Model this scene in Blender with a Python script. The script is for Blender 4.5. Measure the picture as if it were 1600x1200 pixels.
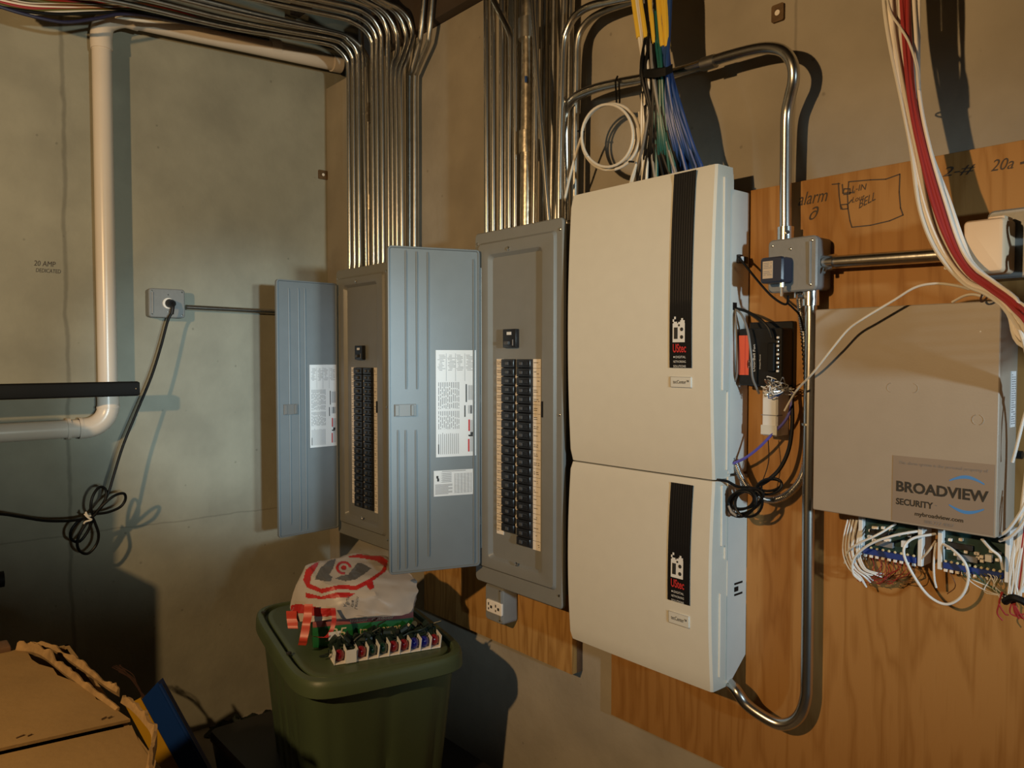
import bpy, bmesh, math, random
from mathutils import Vector, Matrix
from mathutils.bvhtree import BVHTree
random.seed(7)
for o in list(bpy.data.objects): bpy.data.objects.remove(o)
S = bpy.context.scene; COL = S.collection
V = Vector
# ------------------------------------------------------------------ camera
CAM = V((2.92, -1.5, 1.4)); FPX = 1200.0
YAW = math.atan2(.651, -.759); PIT = math.radians(2.0)
FW = V((math.cos(YAW)*math.cos(PIT), math.sin(YAW)*math.cos(PIT), -math.sin(PIT)))
RT = V((math.sin(YAW), -math.cos(YAW), 0)); UP = RT.cross(FW)
cd = bpy.data.cameras.new('camera'); cam = bpy.data.objects.new('camera', cd); COL.objects.link(cam)
cd.sensor_fit = 'HORIZONTAL'; cd.sensor_width = 36; cd.lens = 36*FPX/1600; cd.clip_start = .02
cam.matrix_world = Matrix(((RT.x, UP.x, -FW.x, CAM.x), (RT.y, UP.y, -FW.y, CAM.y), (RT.z, UP.z, -FW.z, CAM.z), (0, 0, 0, 1)))
S.camera = cam
# ------------------------------------------------------------------ light
w = bpy.data.worlds.new('world'); S.world = w; w.use_nodes = True
w.node_tree.nodes['Background'].inputs[0].default_value = (.9, .8, .62, 1)
w.node_tree.nodes['Background'].inputs[1].default_value = .012
S.view_settings.view_transform = 'Standard'; S.view_settings.look = 'None'
S.view_settings.exposure = 0.0; S.view_settings.gamma = 1; S.view_settings.use_curve_mapping = False
def light(name, kind, loc, power, color, size, aim=None, **k):
    d = bpy.data.lights.new(name, kind); d.energy = power; d.color = color
    if kind == 'AREA': d.shape = 'RECTANGLE'; d.size, d.size_y = size
    else: d.shadow_soft_size = size
    for a, b in k.items(): setattr(d, a, b)
    o = bpy.data.objects.new(name, d); COL.objects.link(o); o.location = loc
    if aim: o.rotation_euler = (V(aim)-V(loc)).to_track_quat('-Z', 'Y').to_euler()
    return o
light('reflector_lamp', 'SPOT', (2.0, -2.55, 1.92), 128, (1, .64, .30), .03, aim=(1.0, 0, 1.95), spot_size=math.radians(150), spot_blend=.8)
# cool light from the right, shaped by three added spots, source unseen
light('cool_spot', 'SPOT', (5.0, -1.62, 1.46), 480, (.62, .86, 1), .06, aim=(0, -.38, 1.27), spot_size=math.radians(15), spot_blend=1)
light('cool_spot', 'SPOT', (5.0, -1.30, 1.50), 210, (.86, .97, .88), .06, aim=(0, -.60, 1.82), spot_size=math.radians(32), spot_blend=.8)
light('cool_spot', 'SPOT', (5.0, -1.20, 1.46), 210, (.66, .88, 1), .06, aim=(2.1, -.1, 1.22), spot_size=math.radians(30), spot_blend=1)

# ------------------------------------------------------------------ pixel rays onto real planes
def ray(u, v): return FW + RT*((u-800)/FPX) + UP*((600-v)/FPX)
def PY(u, v, y): d = ray(u, v); return CAM + d*((y-CAM.y)/d.y)
def PX(u, v, x): d = ray(u, v); return CAM + d*((x-CAM.x)/d.x)
def PZ(u, v, z): d = ray(u, v); return CAM + d*((z-CAM.z)/d.z)
def PT(u, v, t): return CAM + ray(u, v)*t
def PP(u, v, p, n): d = ray(u, v); return CAM + d*((V(p)-CAM).dot(V(n))/d.dot(V(n)))

# ------------------------------------------------------------------ materials
def mat(name, col, rough=.5, metal=0, var=0, vscale=8, bump=0, bscale=60, spec=.5, stretch=(1, 1, 1), coat=0, trans=0):
    m = bpy.data.materials.new(name); m.use_nodes = True; nt = m.node_tree; N = nt.nodes; L = nt.links
    b = N['Principled BSDF']; b.inputs['Base Color'].default_value = (*col, 1)
    b.inputs['Roughness'].default_value = rough; b.inputs['Metallic'].default_value = metal
    b.inputs['Specular IOR Level'].default_value = spec; b.inputs['Coat Weight'].default_value = coat
    if trans: b.inputs['Transmission Weight'].default_value = trans
    tc = N.new('ShaderNodeTexCoord'); mp = N.new('ShaderNodeMapping'); mp.inputs['Scale'].default_value = stretch
    L.new(tc.outputs['Object'], mp.inputs['Vector'])
    nz = N.new('ShaderNodeTexNoise'); nz.inputs['Scale'].default_value = vscale; nz.inputs['Detail'].default_value = 5
    L.new(mp.outputs[0], nz.inputs['Vector'])
    v = var or .04
    rp = N.new('ShaderNodeValToRGB'); rp.color_ramp.elements[0].position = .3; rp.color_ramp.elements[1].position = .7
    rp.color_ramp.elements[0].color = (*[max(0, c*(1-v)) for c in col], 1); rp.color_ramp.elements[1].color = (*[min(1, c*(1+v)) for c in col], 1)
    L.new(nz.outputs['Fac'], rp.inputs[0]); L.new(rp.outputs[0], b.inputs['Base Color'])
    if bump:
        n2 = N.new('ShaderNodeTexNoise'); n2.inputs['Scale'].default_value = bscale; n2.inputs['Detail'].default_value = 6
        L.new(mp.outputs[0], n2.inputs['Vector'])
        bp = N.new('ShaderNodeBump'); bp.inputs['Strength'].default_value = bump; bp.inputs['Distance'].default_value = .004
        L.new(n2.outputs['Fac'], bp.inputs['Height']); L.new(bp.outputs[0], b.inputs['Normal'])
    return m
def concrete(name, col, axis, seams):
    m = mat(name, col, .88, 0, .10, 1.6, .35, 34, .25)
    nt = m.node_tree; N = nt.nodes; L = nt.links; b = N['Principled BSDF']
    src = b.inputs['Base Color'].links[0].from_socket
    geo = N.new('ShaderNodeNewGeometry'); sx = N.new('ShaderNodeSeparateXYZ'); L.new(geo.outputs['Position'], sx.inputs[0])
    # pits and specks
    vo = N.new('ShaderNodeTexVoronoi'); vo.inputs['Scale'].default_value = 13; L.new(geo.outputs['Position'], vo.inputs['Vector'])
    wn = N.new('ShaderNodeTexNoise'); wn.inputs['Scale'].default_value = 40; L.new(geo.outputs['Position'], wn.inputs['Vector'])
    ad = N.new('ShaderNodeMath'); ad.operation = 'MULTIPLY_ADD'; L.new(wn.outputs['Fac'], ad.inputs[0]); ad.inputs[1].default_value = .12; L.new(vo.outputs['Distance'], ad.inputs[2])
    rp = N.new('ShaderNodeMapRange'); rp.inputs[1].default_value = .085; rp.inputs[2].default_value = .125; rp.inputs[3].default_value = .72; rp.inputs[4].default_value = 1
    L.new(ad.outputs[0], rp.inputs[0])
    # blotches of damp
    n3 = N.new('ShaderNodeTexNoise'); n3.inputs['Scale'].default_value = 4.5; n3.inputs['Detail'].default_value = 8; L.new(geo.outputs['Position'], n3.inputs['Vector'])
    r3 = N.new('ShaderNodeMapRange'); r3.inputs[1].default_value = .35; r3.inputs[2].default_value = .62; r3.inputs[3].default_value = .84; r3.inputs[4].default_value = 1.04
    L.new(n3.outputs['Fac'], r3.inputs[0])
    mu = N.new('ShaderNodeMath'); mu.operation = 'MULTIPLY'; L.new(rp.outputs[0], mu.inputs[0]); L.new(r3.outputs[0], mu.inputs[1])
    last = mu.outputs[0]
    for ax, c, wd, dark in seams:                      # form seams and hairline cracks
        wob = N.new('ShaderNodeTexNoise'); wob.inputs['Scale'].default_value = 7; wob.inputs['Detail'].default_value = 6; L.new(geo.outputs['Position'], wob.inputs['Vector'])
        o1 = N.new('ShaderNodeMath'); o1.operation = 'MULTIPLY_ADD'; L.new(wob.outputs['Fac'], o1.inputs[0]); o1.inputs[1].default_value = .03; L.new(sx.outputs[ax], o1.inputs[2])
        o2 = N.new('ShaderNodeMath'); o2.operation = 'SUBTRACT'; L.new(o1.outputs[0], o2.inputs[0]); o2.inputs[1].default_value = c+.015
        o3 = N.new('ShaderNodeMath'); o3.operation = 'ABSOLUTE'; L.new(o2.outputs[0], o3.inputs[0])
        o4 = N.new('ShaderNodeMapRange'); L.new(o3.outputs[0], o4.inputs[0]); o4.inputs[1].default_value = wd*.3; o4.inputs[2].default_value = wd; o4.inputs[3].default_value = dark; o4.inputs[4].default_value = 1
        o5 = N.new('ShaderNodeMath'); o5.operation = 'MULTIPLY'; L.new(last, o5.inputs[0]); L.new(o4.outputs[0], o5.inputs[1]); last = o5.outputs[0]
    mx = N.new('ShaderNodeMix'); mx.data_type = 'RGBA'; mx.blend_type = 'MULTIPLY'; mx.inputs[0].default_value = 1
    L.new(src, mx.inputs[6]); L.new(last, mx.inputs[7]); L.new(mx.outputs[2], b.inputs['Base Color'])
    return m
def plywood(name, c1, c2, scale):
    m = bpy.data.materials.new(name); m.use_nodes = True; nt = m.node_tree; N = nt.nodes; L = nt.links
    b = N['Principled BSDF']; b.inputs['Roughness'].default_value = .6; b.inputs['Specular IOR Level'].default_value = .3
    g = N.new('ShaderNodeNewGeometry'); mp = N.new('ShaderNodeMapping'); mp.inputs['Scale'].default_value = (scale, scale, scale*.16)
    L.new(g.outputs['Position'], mp.inputs[0])
    n0 = N.new('ShaderNodeTexNoise'); n0.inputs['Scale'].default_value = 1.1; n0.inputs['Detail'].default_value = 3; L.new(mp.outputs[0], n0.inputs['Vector'])
    ml = N.new('ShaderNodeMath'); ml.operation = 'MULTIPLY'; ml.inputs[1].default_value = 9; L.new(n0.outputs['Fac'], ml.inputs[0])
    fr = N.new('ShaderNodeMath'); fr.operation = 'PINGPONG'; fr.inputs[1].default_value = .5; L.new(ml.outputs[0], fr.inputs[0])
    n1 = N.new('ShaderNodeTexNoise'); n1.inputs['Scale'].default_value = 14; n1.inputs['Detail'].default_value = 6
    mp2 = N.new('ShaderNodeMapping'); mp2.inputs['Scale'].default_value = (scale*2.2, scale*2.2, scale*.05); L.new(g.outputs['Position'], mp2.inputs[0]); L.new(mp2.outputs[0], n1.inputs['Vector'])
    ad = N.new('ShaderNodeMath'); ad.operation = 'MULTIPLY_ADD'; L.new(n1.outputs['Fac'], ad.inputs[0]); ad.inputs[1].default_value = .5; L.new(fr.outputs[0], ad.inputs[2])
    rp = N.new('ShaderNodeValToRGB'); e = rp.color_ramp.elements; e[0].position = .18; e[0].color = (*c1, 1); e[1].position = .58; e[1].color = (*c2, 1)
    L.new(ad.outputs[0], rp.inputs[0]); L.new(rp.outputs[0], b.inputs['Base Color'])
    bp = N.new('ShaderNodeBump'); bp.inputs['Strength'].default_value = .15; bp.inputs['Distance'].default_value = .002; L.new(ad.outputs[0], bp.inputs['Height']); L.new(bp.outputs[0], b.inputs['Normal'])
    return m
M = {}
M['wall_l'] = concrete('concrete_left', (.33, .32, .255), 1, [(1, -.955, .009, .70), (2, .80, .004, .78)])
M['wall_r'] = concrete('concrete_right', (.36, .32, .255), 0, [(0, 2.075, .005, .75)])
M['floor'] = mat('floor_concrete', (.30, .27, .23), .85, 0, .2, 3, .3, 30)
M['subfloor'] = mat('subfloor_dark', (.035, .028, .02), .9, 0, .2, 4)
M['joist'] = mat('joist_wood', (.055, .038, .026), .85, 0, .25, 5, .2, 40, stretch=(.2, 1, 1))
M['ply'] = plywood('plywood_fir', (.33, .155, .040), (.42, .215, .066), 9)
M['ply2'] = plywood('plywood_fir_yellow', (.32, .155, .038), (.50, .275, .085), 9)
M['lumber'] = mat('lumber_dark', (.13, .07, .035), .8, 0, .3, 12, .2, 60)
M['emt'] = mat('galvanised_tube', (.56, .55, .52), .27, 1, .12, 40, .05, 90, stretch=(1, 1, .2))
M['emt_dark'] = mat('galvanised_dull', (.42, .41, .38), .38, 1, .15, 30, .08, 90)
M['emt_old'] = mat('galvanised_spangled', (.52, .47, .38), .36, 1, .35, 60, .15, 90)
M['flex'] = mat('flexible_steel', (.55, .54, .52), .3, 1, .1)
M['zinc'] = mat('zinc_bright', (.72, .71, .68), .22, 1)
M['grey'] = mat('panel_grey_paint', (.21, .215, .205), .36, 0, .03, 20, .03, 220, .5)
M['greyd'] = mat('enclosure_grey_paint', (.17, .17, .165), .5, 0, .05)
M['door'] = mat('door_grey_paint', (.175, .20, .215), .45, 0, .03, 20, .03, 220, .35)
M['jb'] = mat('cast_box_grey', (.22, .225, .22), .42, 0, .06, 30, .08, 120)
M['black'] = mat('black_plastic', (.010, .010, .011), .38, spec=.3)
M['blackm'] = mat('black_matte', (.007, .007, .007), .6, spec=.2)
M['bk'] = mat('breaker_black', (.014, .015, .018), .33)
M['bkt'] = mat('breaker_toggle', (.075, .077, .082), .4)
M['rubber'] = mat('rubber_cord', (.006, .006, .006), .45, spec=.2)
M['cream'] = mat('cream_abs', (.68, .66, .58), .42, 0, .015, 30, .05, 500)
M['white_abs'] = mat('pale_abs', (.66, .665, .62), .45, 0, .02, 30)
M['pvc'] = mat('pvc_white', (.70, .62, .53), .28, 0, .04, 6)
M['paper'] = mat('paper_white', (.74, .76, .78), .7, 0, .02)
M['strip'] = mat('label_card', (.86, .80, .72), .75, 0, .04, 30)
M['ink'] = mat('ink_grey', (.22, .22, .23), .8)
M['marker'] = mat('marker_ink', (.06, .042, .03), .7)
M['red_ink'] = mat('red_ink', (.55, .03, .03), .6)
M['inkblack'] = mat('ink_black', (.02, .02, .02), .6)
M['alarm'] = mat('alarm_beige', (.36, .31, .25), .5, 0, .03, 20, .04, 300)
M['alarm_side'] = M['alarm']
M['stick'] = mat('sticker_taupe', (.27, .215, .17), .45)
M['bluearc'] = mat('sticker_blue', (.06, .25, .62), .5)
M['adapter'] = mat('adapter_cream', (.72, .54, .36), .5, 0, .02)
M['wwart'] = mat('transformer_navy', (.022, .03, .055), .35)
M['tan'] = mat('tan_label', (.55, .45, .33), .7, 0, .05, 60)
M['orange'] = mat('orange_red_label', (.72, .10, .045), .5)
M['white'] = mat('white_vinyl', (.72, .68, .60), .4)
M['whitec'] = mat('white_cool_vinyl', (.75, .76, .76), .4)
M['redc'] = mat('red_cable', (.36, .035, .035), .42)
M['blue'] = mat('blue_cable', (.02, .065, .24), .38)
M['teal'] = mat('teal_cable', (.015, .11, .10), .38)
M['greyc'] = mat('grey_cable', (.20, .19, .18), .45)
M['yellow'] = mat('yellow_sleeve', (.78, .52, .05), .5)
M['purple'] = mat('violet_cable', (.10, .09, .42), .4)
M['olive'] = mat('olive_cable', (.12, .11, .03), .5)
M['brown'] = mat('brown_wire', (.16, .07, .03), .5)
M['pcb'] = mat('pcb_green', (.012, .045, .04), .4, 0, .3, 90)
M['term'] = mat('terminal_blue', (.02, .05, .25), .4)
M['chip'] = mat('chip_black', (.02, .02, .022), .4)
M['tin'] = mat('tinned_steel', (.62, .62, .60), .3, 1)
M['tote'] = mat('tote_green', (.06, .088, .045), .42, 0, .06, 6, .05, 200)
M['lid'] = mat('lid_green', (.07, .10, .05), .45, 0, .08, 8, .05, 200)
M['bag'] = mat('bag_white', (.44, .40, .36), .42, 0, .03, 10, .25, 26)
M['bagred'] = mat('bag_red_print', (.42, .02, .02), .4, 0, .03, 10, .2, 26)
M['baggrey'] = mat('bag_grey_print', (.10, .10, .10), .4)
M['strap'] = mat('bag_strap_red', (.55, .06, .035), .4)
M['cgreen'] = mat('carton_green', (.01, .13, .035), .45)
M['cred'] = mat('carton_red', (.35, .10, .09), .5, 0, .25, 20)
M['gold'] = mat('carton_cream_ink', (.65, .58, .36), .5)
M['bulbr'] = mat('bulb_red', (.22, .005, .012), .12, coat=.5)
M['bulbb'] = mat('bulb_blue', (.01, .012, .20), .12, coat=.5)
M['bulbg'] = mat('bulb_green', (.005, .035, .022), .12, coat=.5)
M['dgreen'] = mat('socket_dark_green', (.012, .024, .018), .35)
M['card'] = mat('cardboard', (.25, .165, .072), .85, 0, .12, 5, .25, 60, .2, stretch=(1, 1, 1))
M['cardtorn'] = mat('cardboard_torn', (.27, .175, .08), .9, 0, .25, 40, .5, 50, .2)
M['bluep'] = mat('blue_paint', (.008, .045, .23), .35)
M['yellowp'] = mat('yellow_paint', (.62, .34, .02), .4)
M['twig'] = mat('twig_brown', (.05, .02, .012), .8)
M['rust'] = mat('rusty_plate', (.14, .085, .04), .8, .2, .3, 60, .3, 80)
M['lump'] = mat('dark_green_lump', (.012, .018, .012), .8, 0, .3, 20)
M['blackbox'] = mat('black_storage', (.012, .011, .010), .5)

# ------------------------------------------------------------------ mesh building
class MB:
    def __init__(s, xf=None): s.v = []; s.f = []; s.xf = xf
    def add(s, vs, fs):
        n = len(s.v); s.v += [V(p) for p in vs]; s.f += [tuple(i+n for i in f) for f in fs]; return s
    def box(s, x0, x1, y0, y1, z0, z1, bev=0, seg=2):
        bm = bmesh.new(); bmesh.ops.create_cube(bm, size=1)
        for v in bm.verts: v.co = V(((x0+x1)/2+v.co.x*(x1-x0), (y0+y1)/2+v.co.y*(y1-y0), (z0+z1)/2+v.co.z*(z1-z0)))
        if bev: bmesh.ops.bevel(bm, geom=bm.edges[:], offset=bev, segments=seg, affect='EDGES', profile=.5)
        s.bm(bm); return s
    def bm(s, bm):
        bm.verts.index_update(); s.add([v.co.copy() for v in bm.verts], [[v.index for v in f.verts] for f in bm.faces]); bm.free()
    def tube(s, pts, r, n=8, caps=True, rf=None):
        pts = [V(p) for p in pts]; k = len(pts); up = None; rings = []
        for i, p in enumerate(pts):
            t = (pts[min(i+1, k-1)]-pts[max(i-1, 0)])
            t = t.normalized() if t.length > 1e-9 else V((0, 0, 1))
            if up is None: up = t.orthogonal().normalized()
            up = (up - t*up.dot(t)); up = up.normalized() if up.length > 1e-6 else t.orthogonal().normalized()
            b = t.cross(up); rr = r if rf is None else r*rf(i/(k-1), i)
            rings.append([p+(up*math.cos(a)+b*math.sin(a))*rr for a in [2*math.pi*j/n for j in range(n)]])
        s.loft(rings, caps, caps); return s
    def loft(s, rings, c0=False, c1=False):
        n = len(rings[0]); vs = [p for r in rings for p in r]; fs = []
        for i in range(len(rings)-1):
            for j in range(n):
                a = i*n+j; b = i*n+(j+1) % n; fs.append((a, b, b+n, a+n))
        if c0: fs.append(tuple(reversed(range(n))))
        if c1: fs.append(tuple((len(rings)-1)*n+j for j in range(n)))
        s.add(vs, fs); return s
    def cyl(s, p0, p1, r, n=16, r1=None):
        p0, p1 = V(p0), V(p1); t = (p1-p0).normalized(); u = t.orthogonal().normalized(); b = t.cross(u); r1 = r if r1 is None else r1
        s.loft([[p+(u*math.cos(2*math.pi*j/n)+b*math.sin(2*math.pi*j/n))*q for j in range(n)] for p, q in ((p0, r), (p1, r1))], True, True); return s
    def ball(s, c, r, sc=(1, 1, 1), sub=2):
        bm = bmesh.new(); bmesh.ops.create_icosphere(bm, subdivisions=sub, radius=r)
        for v in bm.verts: v.co = V(c)+V((v.co.x*sc[0], v.co.y*sc[1], v.co.z*sc[2]))
        s.bm(bm); return s
    def quad(s, a, b, c, d): s.add([a, b, c, d], [(0, 1, 2, 3)]); return s
    def ribbon(s, pts, wd, nrm):
        n = V(nrm).normalized(); pts = [V(p) for p in pts]
        for a, b in zip(pts[:-1], pts[1:]):
            t = (b-a); L = t.length
            if L < 1e-6: continue
            t /= L; q = t.cross(n)*wd*.5; e = t*wd*.25
            s.quad(a-q-e, b-q+e, b+q+e, a+q-e)
        return s
    def mesh(s, name, ang=35):
        me = bpy.data.meshes.new(name)
        vs = [s.xf(v) for v in s.v] if s.xf else s.v
        me.from_pydata([tuple(v) for v in vs], [], s.f); me.validate()
        bm = bmesh.new(); bm.from_mesh(me); bmesh.ops.recalc_face_normals(bm, faces=bm.faces[:]); bm.to_mesh(me); bm.free()
        me.shade_smooth(); me.set_sharp_from_angle(angle=math.radians(ang)); me.update(); return me
WL = {}
def props(o, label=None, cat=None, group=None, kind=None):
    if label: o['label'] = label
    if cat: o['category'] = cat
    if group: o['group'] = group
    if kind: o['kind'] = kind
    return o
def obj(name, mb, m, parent=None, loc=None, label=None, cat=None, group=None, kind=None, ang=35):
    if isinstance(mb, MB):
        me = mb.mesh(name, ang)
        if loc is None:
            xs = [v.co for v in me.vertices]; lo = [min(c[i] for c in xs) for i in range(3)]; hi = [max(c[i] for c in xs) for i in range(3)]
            loc = V(((lo[0]+hi[0])/2, (lo[1]+hi[1])/2, lo[2]))
            me.transform(Matrix.Translation(-loc))
    else: me = mb
    if m and not me.materials: me.materials.append(M[m] if isinstance(m, str) else m)
    o = bpy.data.objects.new(name, me); COL.objects.link(o); o.location = V(loc or (0, 0, 0)); WL[o] = o.location.copy()
    if parent:
        o.parent = parent; o.matrix_parent_inverse = Matrix.Translation(-WL[parent])
    return props(o, label, cat, group, kind)
def thing(name, loc, label, cat, group=None, kind=None):
    o = bpy.data.objects.new(name, None); COL.objects.link(o); o.empty_display_size = .05; o.location = V(loc); WL[o] = V(loc)
    return props(o, label, cat, group, kind)
def rr(x0, x1, z0, z1, r, n=4):
    out = []
    for cx, cz, a0 in ((x1-r, z1-r, 0), (x0+r, z1-r, 90), (x0+r, z0+r, 180), (x1-r, z0+r, 270)):
        for i in range(n+1):
            a = math.radians(a0+90*i/n); out.append((cx+r*math.cos(a), cz+r*math.sin(a)))
    return out
def plate(mb, x0, x1, z0, z1, prof, r=.008, n=4, c0=True, c1=True, ax='y'):
    """loft of rounded rectangles: prof = [(inset, y), ...]"""
    rings = []
    for ins, y in prof:
        q = rr(x0+ins, x1-ins, z0+ins, z1-ins, max(.0008, r-ins*.8), n)
        rings.append([V((a, y, b)) if ax == 'y' else (V((y, a, b)) if ax == 'x' else V((a, b, y))) for a, b in q])
    mb.loft(rings, c0, c1); return mb
def spl(pts, k=8):
    pts = [V(p) for p in pts]; q = [pts[0]*2-pts[1]]+pts+[pts[-1]*2-pts[-2]]; out = []
    for i in range(1, len(q)-2):
        a, b, c, d = q[i-1], q[i], q[i+1], q[i+2]
        for j in range(k):
            t = j/k; out.append(.5*((2*b)+(c-a)*t+(2*a-5*b+4*c-d)*t*t+(3*b-a-3*c+d)*t**3))
    out.append(pts[-1]); return out
def text_geo(s, shear=0, space=1, bold=0):
    c = bpy.data.curves.new('t', 'FONT'); c.body = s; c.size = 1; c.shear = shear; c.space_character = space; c.resolution_u = 3; c.offset = bold
    o = bpy.data.objects.new('t', c); COL.objects.link(o)
    dg = bpy.context.evaluated_depsgraph_get(); me = bpy.data.meshes.new_from_object(o.evaluated_get(dg))
    vs = [v.co.copy() for v in me.vertices]; fs = [tuple(p.vertices) for p in me.polygons]
    bpy.data.objects.remove(o); bpy.data.meshes.remove(me); bpy.data.curves.remove(c)
    return vs, fs
def text(mb, s, p, xd, ud, width=None, height=None, shear=0, fn=None, space=1, bold=0):
    vs, fs = text_geo(s, shear, space, bold)
    x0 = min(v.x for v in vs); x1 = max(v.x for v in vs); y0 = min(v.y for v in vs); y1 = max(v.y for v in vs)
    sx = (width/(x1-x0)) if width else height/(y1-y0); sy = (height/(y1-y0)) if height else sx
    out = []
    for v in vs:
        q = V(p)+V(xd)*((v.x-x0)*sx)+V(ud)*((v.y-y0)*sy); out.append(fn(q) if fn else q)
    mb.add(out, fs); return mb

# ================================================================== the setting
CEIL = 2.95
obj('floor', MB().box(-.15, 5.6, -4.2, .15, -.12, 0), 'floor', kind='structure')
obj('wall_left', MB().box(-.15, 0, -4.2, .15, 0, CEIL), 'wall_l', kind='structure')
obj('wall_right', MB().box(0, 5.6, 0, .15, 0, 2.50), 'wall_r', kind='structure')
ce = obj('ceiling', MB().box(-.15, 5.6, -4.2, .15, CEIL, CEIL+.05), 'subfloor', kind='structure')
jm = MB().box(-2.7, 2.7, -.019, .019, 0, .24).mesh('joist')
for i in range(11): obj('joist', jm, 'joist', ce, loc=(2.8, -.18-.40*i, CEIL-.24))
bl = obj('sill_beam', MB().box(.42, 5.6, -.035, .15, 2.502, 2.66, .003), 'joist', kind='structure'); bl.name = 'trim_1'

# plywood
pw = obj('plywood_backboard', MB().box(1.591, 3.05, -.02, -.0005, .468, 1.76, .0015), 'ply', label='large plywood backboard behind the cream cabinets and the alarm box', cat='plywood')
pe = thing('plywood_backboard', (1.1, 0, .54), 'yellowish plywood board on wood blocks behind the breaker panel with the wider gap below', 'plywood')
obj('board', MB().box(.76, 1.469, -.042, -.022, .54, 1.62, .0015), 'ply2', pe)
for x in (.80, 1.431): obj('furring_strip', MB().box(x-.038, x+.038, -.022, -.0005, .54, 1.62, .001), 'lumber', pe)

# form ties in the concrete
for (u, v, wall, lab) in ((1215, 20, 'r', 'small rusty form tie plate with a hole, on the wall above the bent conduit'), (505, 273, 'l', 'small rusty form tie plate left of the conduit bundle by the corner')):
    mb = MB()
    if wall == 'r':
        c = PY(u, v, -.006); rings = [[c+V((x, y, z)) for x, z in rr(-.014, .014, -.018, .018, .004, 3)] for y in (.006, -.001)]
        mb.loft(rings, True, True); h = MB().cyl(c+V((0, 0, 0)), c+V((0, -.0018, 0)), .006, 10)
    else:
        c = PX(u, v, .006); rings = [[c+V((x, y, z)) for y, z in rr(-.02, .02, -.018, .018, .004, 3)] for x in (-.006, .001)]
        mb.loft(rings, True, True); h = MB().cyl(c, c+V((.0018, 0, 0)), .006, 10)
    t = obj('form_tie', mb, 'rust', label=lab, cat='metal tab'); obj('tie_hole', h, 'strip', t)

# ================================================================== EMT conduits
def conduit(pts, r, label, group=None, m='emt', k=8, n=12, name='conduit', cat='conduit'):
    return obj(name, MB().tube(spl(pts, k), r, n), m, label=label, cat=cat, group=group)
G1 = 'conduits coming down into the corner breaker panel'
def bent(u0, px, lab, yv=-.09, r=.0088, vb=425, xo=0, m='emt', ext=1.1):
    base = PY(u0, vb, yv); x = base.x
    pts = [V((x, yv, 1.70))]
    vt = px[0]
    top = PY(u0, vt[1], yv)
    for q in (.35, .7): pts.append(V((x, yv, 1.70+(top.z-1.70)*q)))
    for i, p in enumerate(px):
        pts.append(PX(p[0], p[1], x+(p[2] if len(p) > 2 else 0)))
        if i == 0: pts[-1].y = yv
    if ext:
        pts.append(pts[-1]+(pts[-1]-pts[-2]).normalized()*.3); e = pts[-1]; pts.append(V((e.x, e.y-ext, e.z)))
    return conduit(pts, r, lab, G1, m)
lA = 'slim steel conduit of the lower trio bending from the ceiling at the far left of the bundle'
bent(547, [(547, 112), (541, 92), (528, 77), (510, 68), (440, 56), (350, 41), (212, 9)], 'outermost left steel conduit of the bundle, lowest bend beside the white ceiling pipe')
bent(554.6, [(554.6, 108), (549, 86), (537, 70), (518, 61), (440, 47), (350, 29), (250, 4)], 'second steel conduit from the left in the corner bundle')
bent(562, [(562, 102), (557, 80), (545, 64), (526, 53), (440, 36), (350, 16), (290, 1)], 'third steel conduit from the left in the corner bundle')
bent(577, [(577, 105), (571, 85), (557, 67), (538, 55), (500, 45), (400, 22), (330, 4)], 'dull set-back conduit with two couplings between the left trio and the next four', yv=-.05, m='emt_dark')
conduit([PY(572.5, 425, -.09), PY(571, 320, -.09), PY(568.5, 180, -.09), PY(567.5, 100, -.085), PY(566, 60, -.08), PY(565, 20, -.08)], .0055, 'thin slightly slanting conduit beside the left trio', G1)
bent(584.6, [(584.6, 85), (580, 62), (569, 46), (552, 35), (530, 27), (440, 8), (400, -1)], 'first of the four bright conduits in the middle of the corner bundle')
bent(591.5, [(591.5, 82), (588, 58), (577, 39), (561, 27), (540, 19), (460, 1)], 'second of the four bright conduits in the middle of the corner bundle')
bent(599, [(599, 80), (596, 55), (585, 33), (570, 20), (550, 11), (500, 0)], 'third of the four bright conduits in the middle of the corner bundle')
bent(608.6, [(608.6, 76), (606, 50), (597, 28), (580, 12), (560, 3), (545, -2)], 'fourth of the four bright conduits in the middle of the corner bundle')
bent(615, [(615, 112), (619, 90), (621.5, 72), (619, 50), (608, 28), (592, 12), (570, 1)], 'conduit kinked outward under its bend, right of the four bright ones')
bent(621.5, [(621.5, 120), (626, 96), (634, 72), (635, 55), (627, 32), (612, 14), (588, 1)], 'conduit with an offset kink, second from the right of the corner bundle')
bent(628.5, [(628.5, 122), (634, 95), (642, 70), (645, 52), (638, 30), (622, 13), (596, 0)], 'outermost conduit of the bundle with the widest kinked bend at the beam')
for u, q, lab in ((640, 655, 'back conduit flaring right under the beam, nearer the bundle'), (648, 668, 'back conduit flaring farthest right under the beam')):
    conduit([PY(u, 430, -.035), PY(u, 250, -.035), PY(u, 130, -.035), PY(u+3, 112, -.035), PY(q, 70, -.04), PY(q+2, 58, -.045), PY(q+5, 30, -.05), PY(q+9, -20, -.05), PY(q+9, -60, -.05)], .0088, lab, G1, 'emt_dark')
for v0, v1 in ((162, 192), (305, 328)):
    a = PY(577, v0, -.05); b = PY(577, v1, -.05)
    t = obj('conduit_coupling', MB().cyl(a, V((a.x, a.y, b.z)), .0125, 14), 'emt_old', label='short steel coupling on the set-back conduit, '+('upper of two' if v0 < 200 else 'lower of two'), cat='coupling')
    p = (a+b)/2; p.x = a.x
    obj('set_screw', MB().cyl(V((a.x, a.y-.012, p.z)), V((a.x, a.y-.017, p.z)), .003, 8), 'zinc', t)

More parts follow.
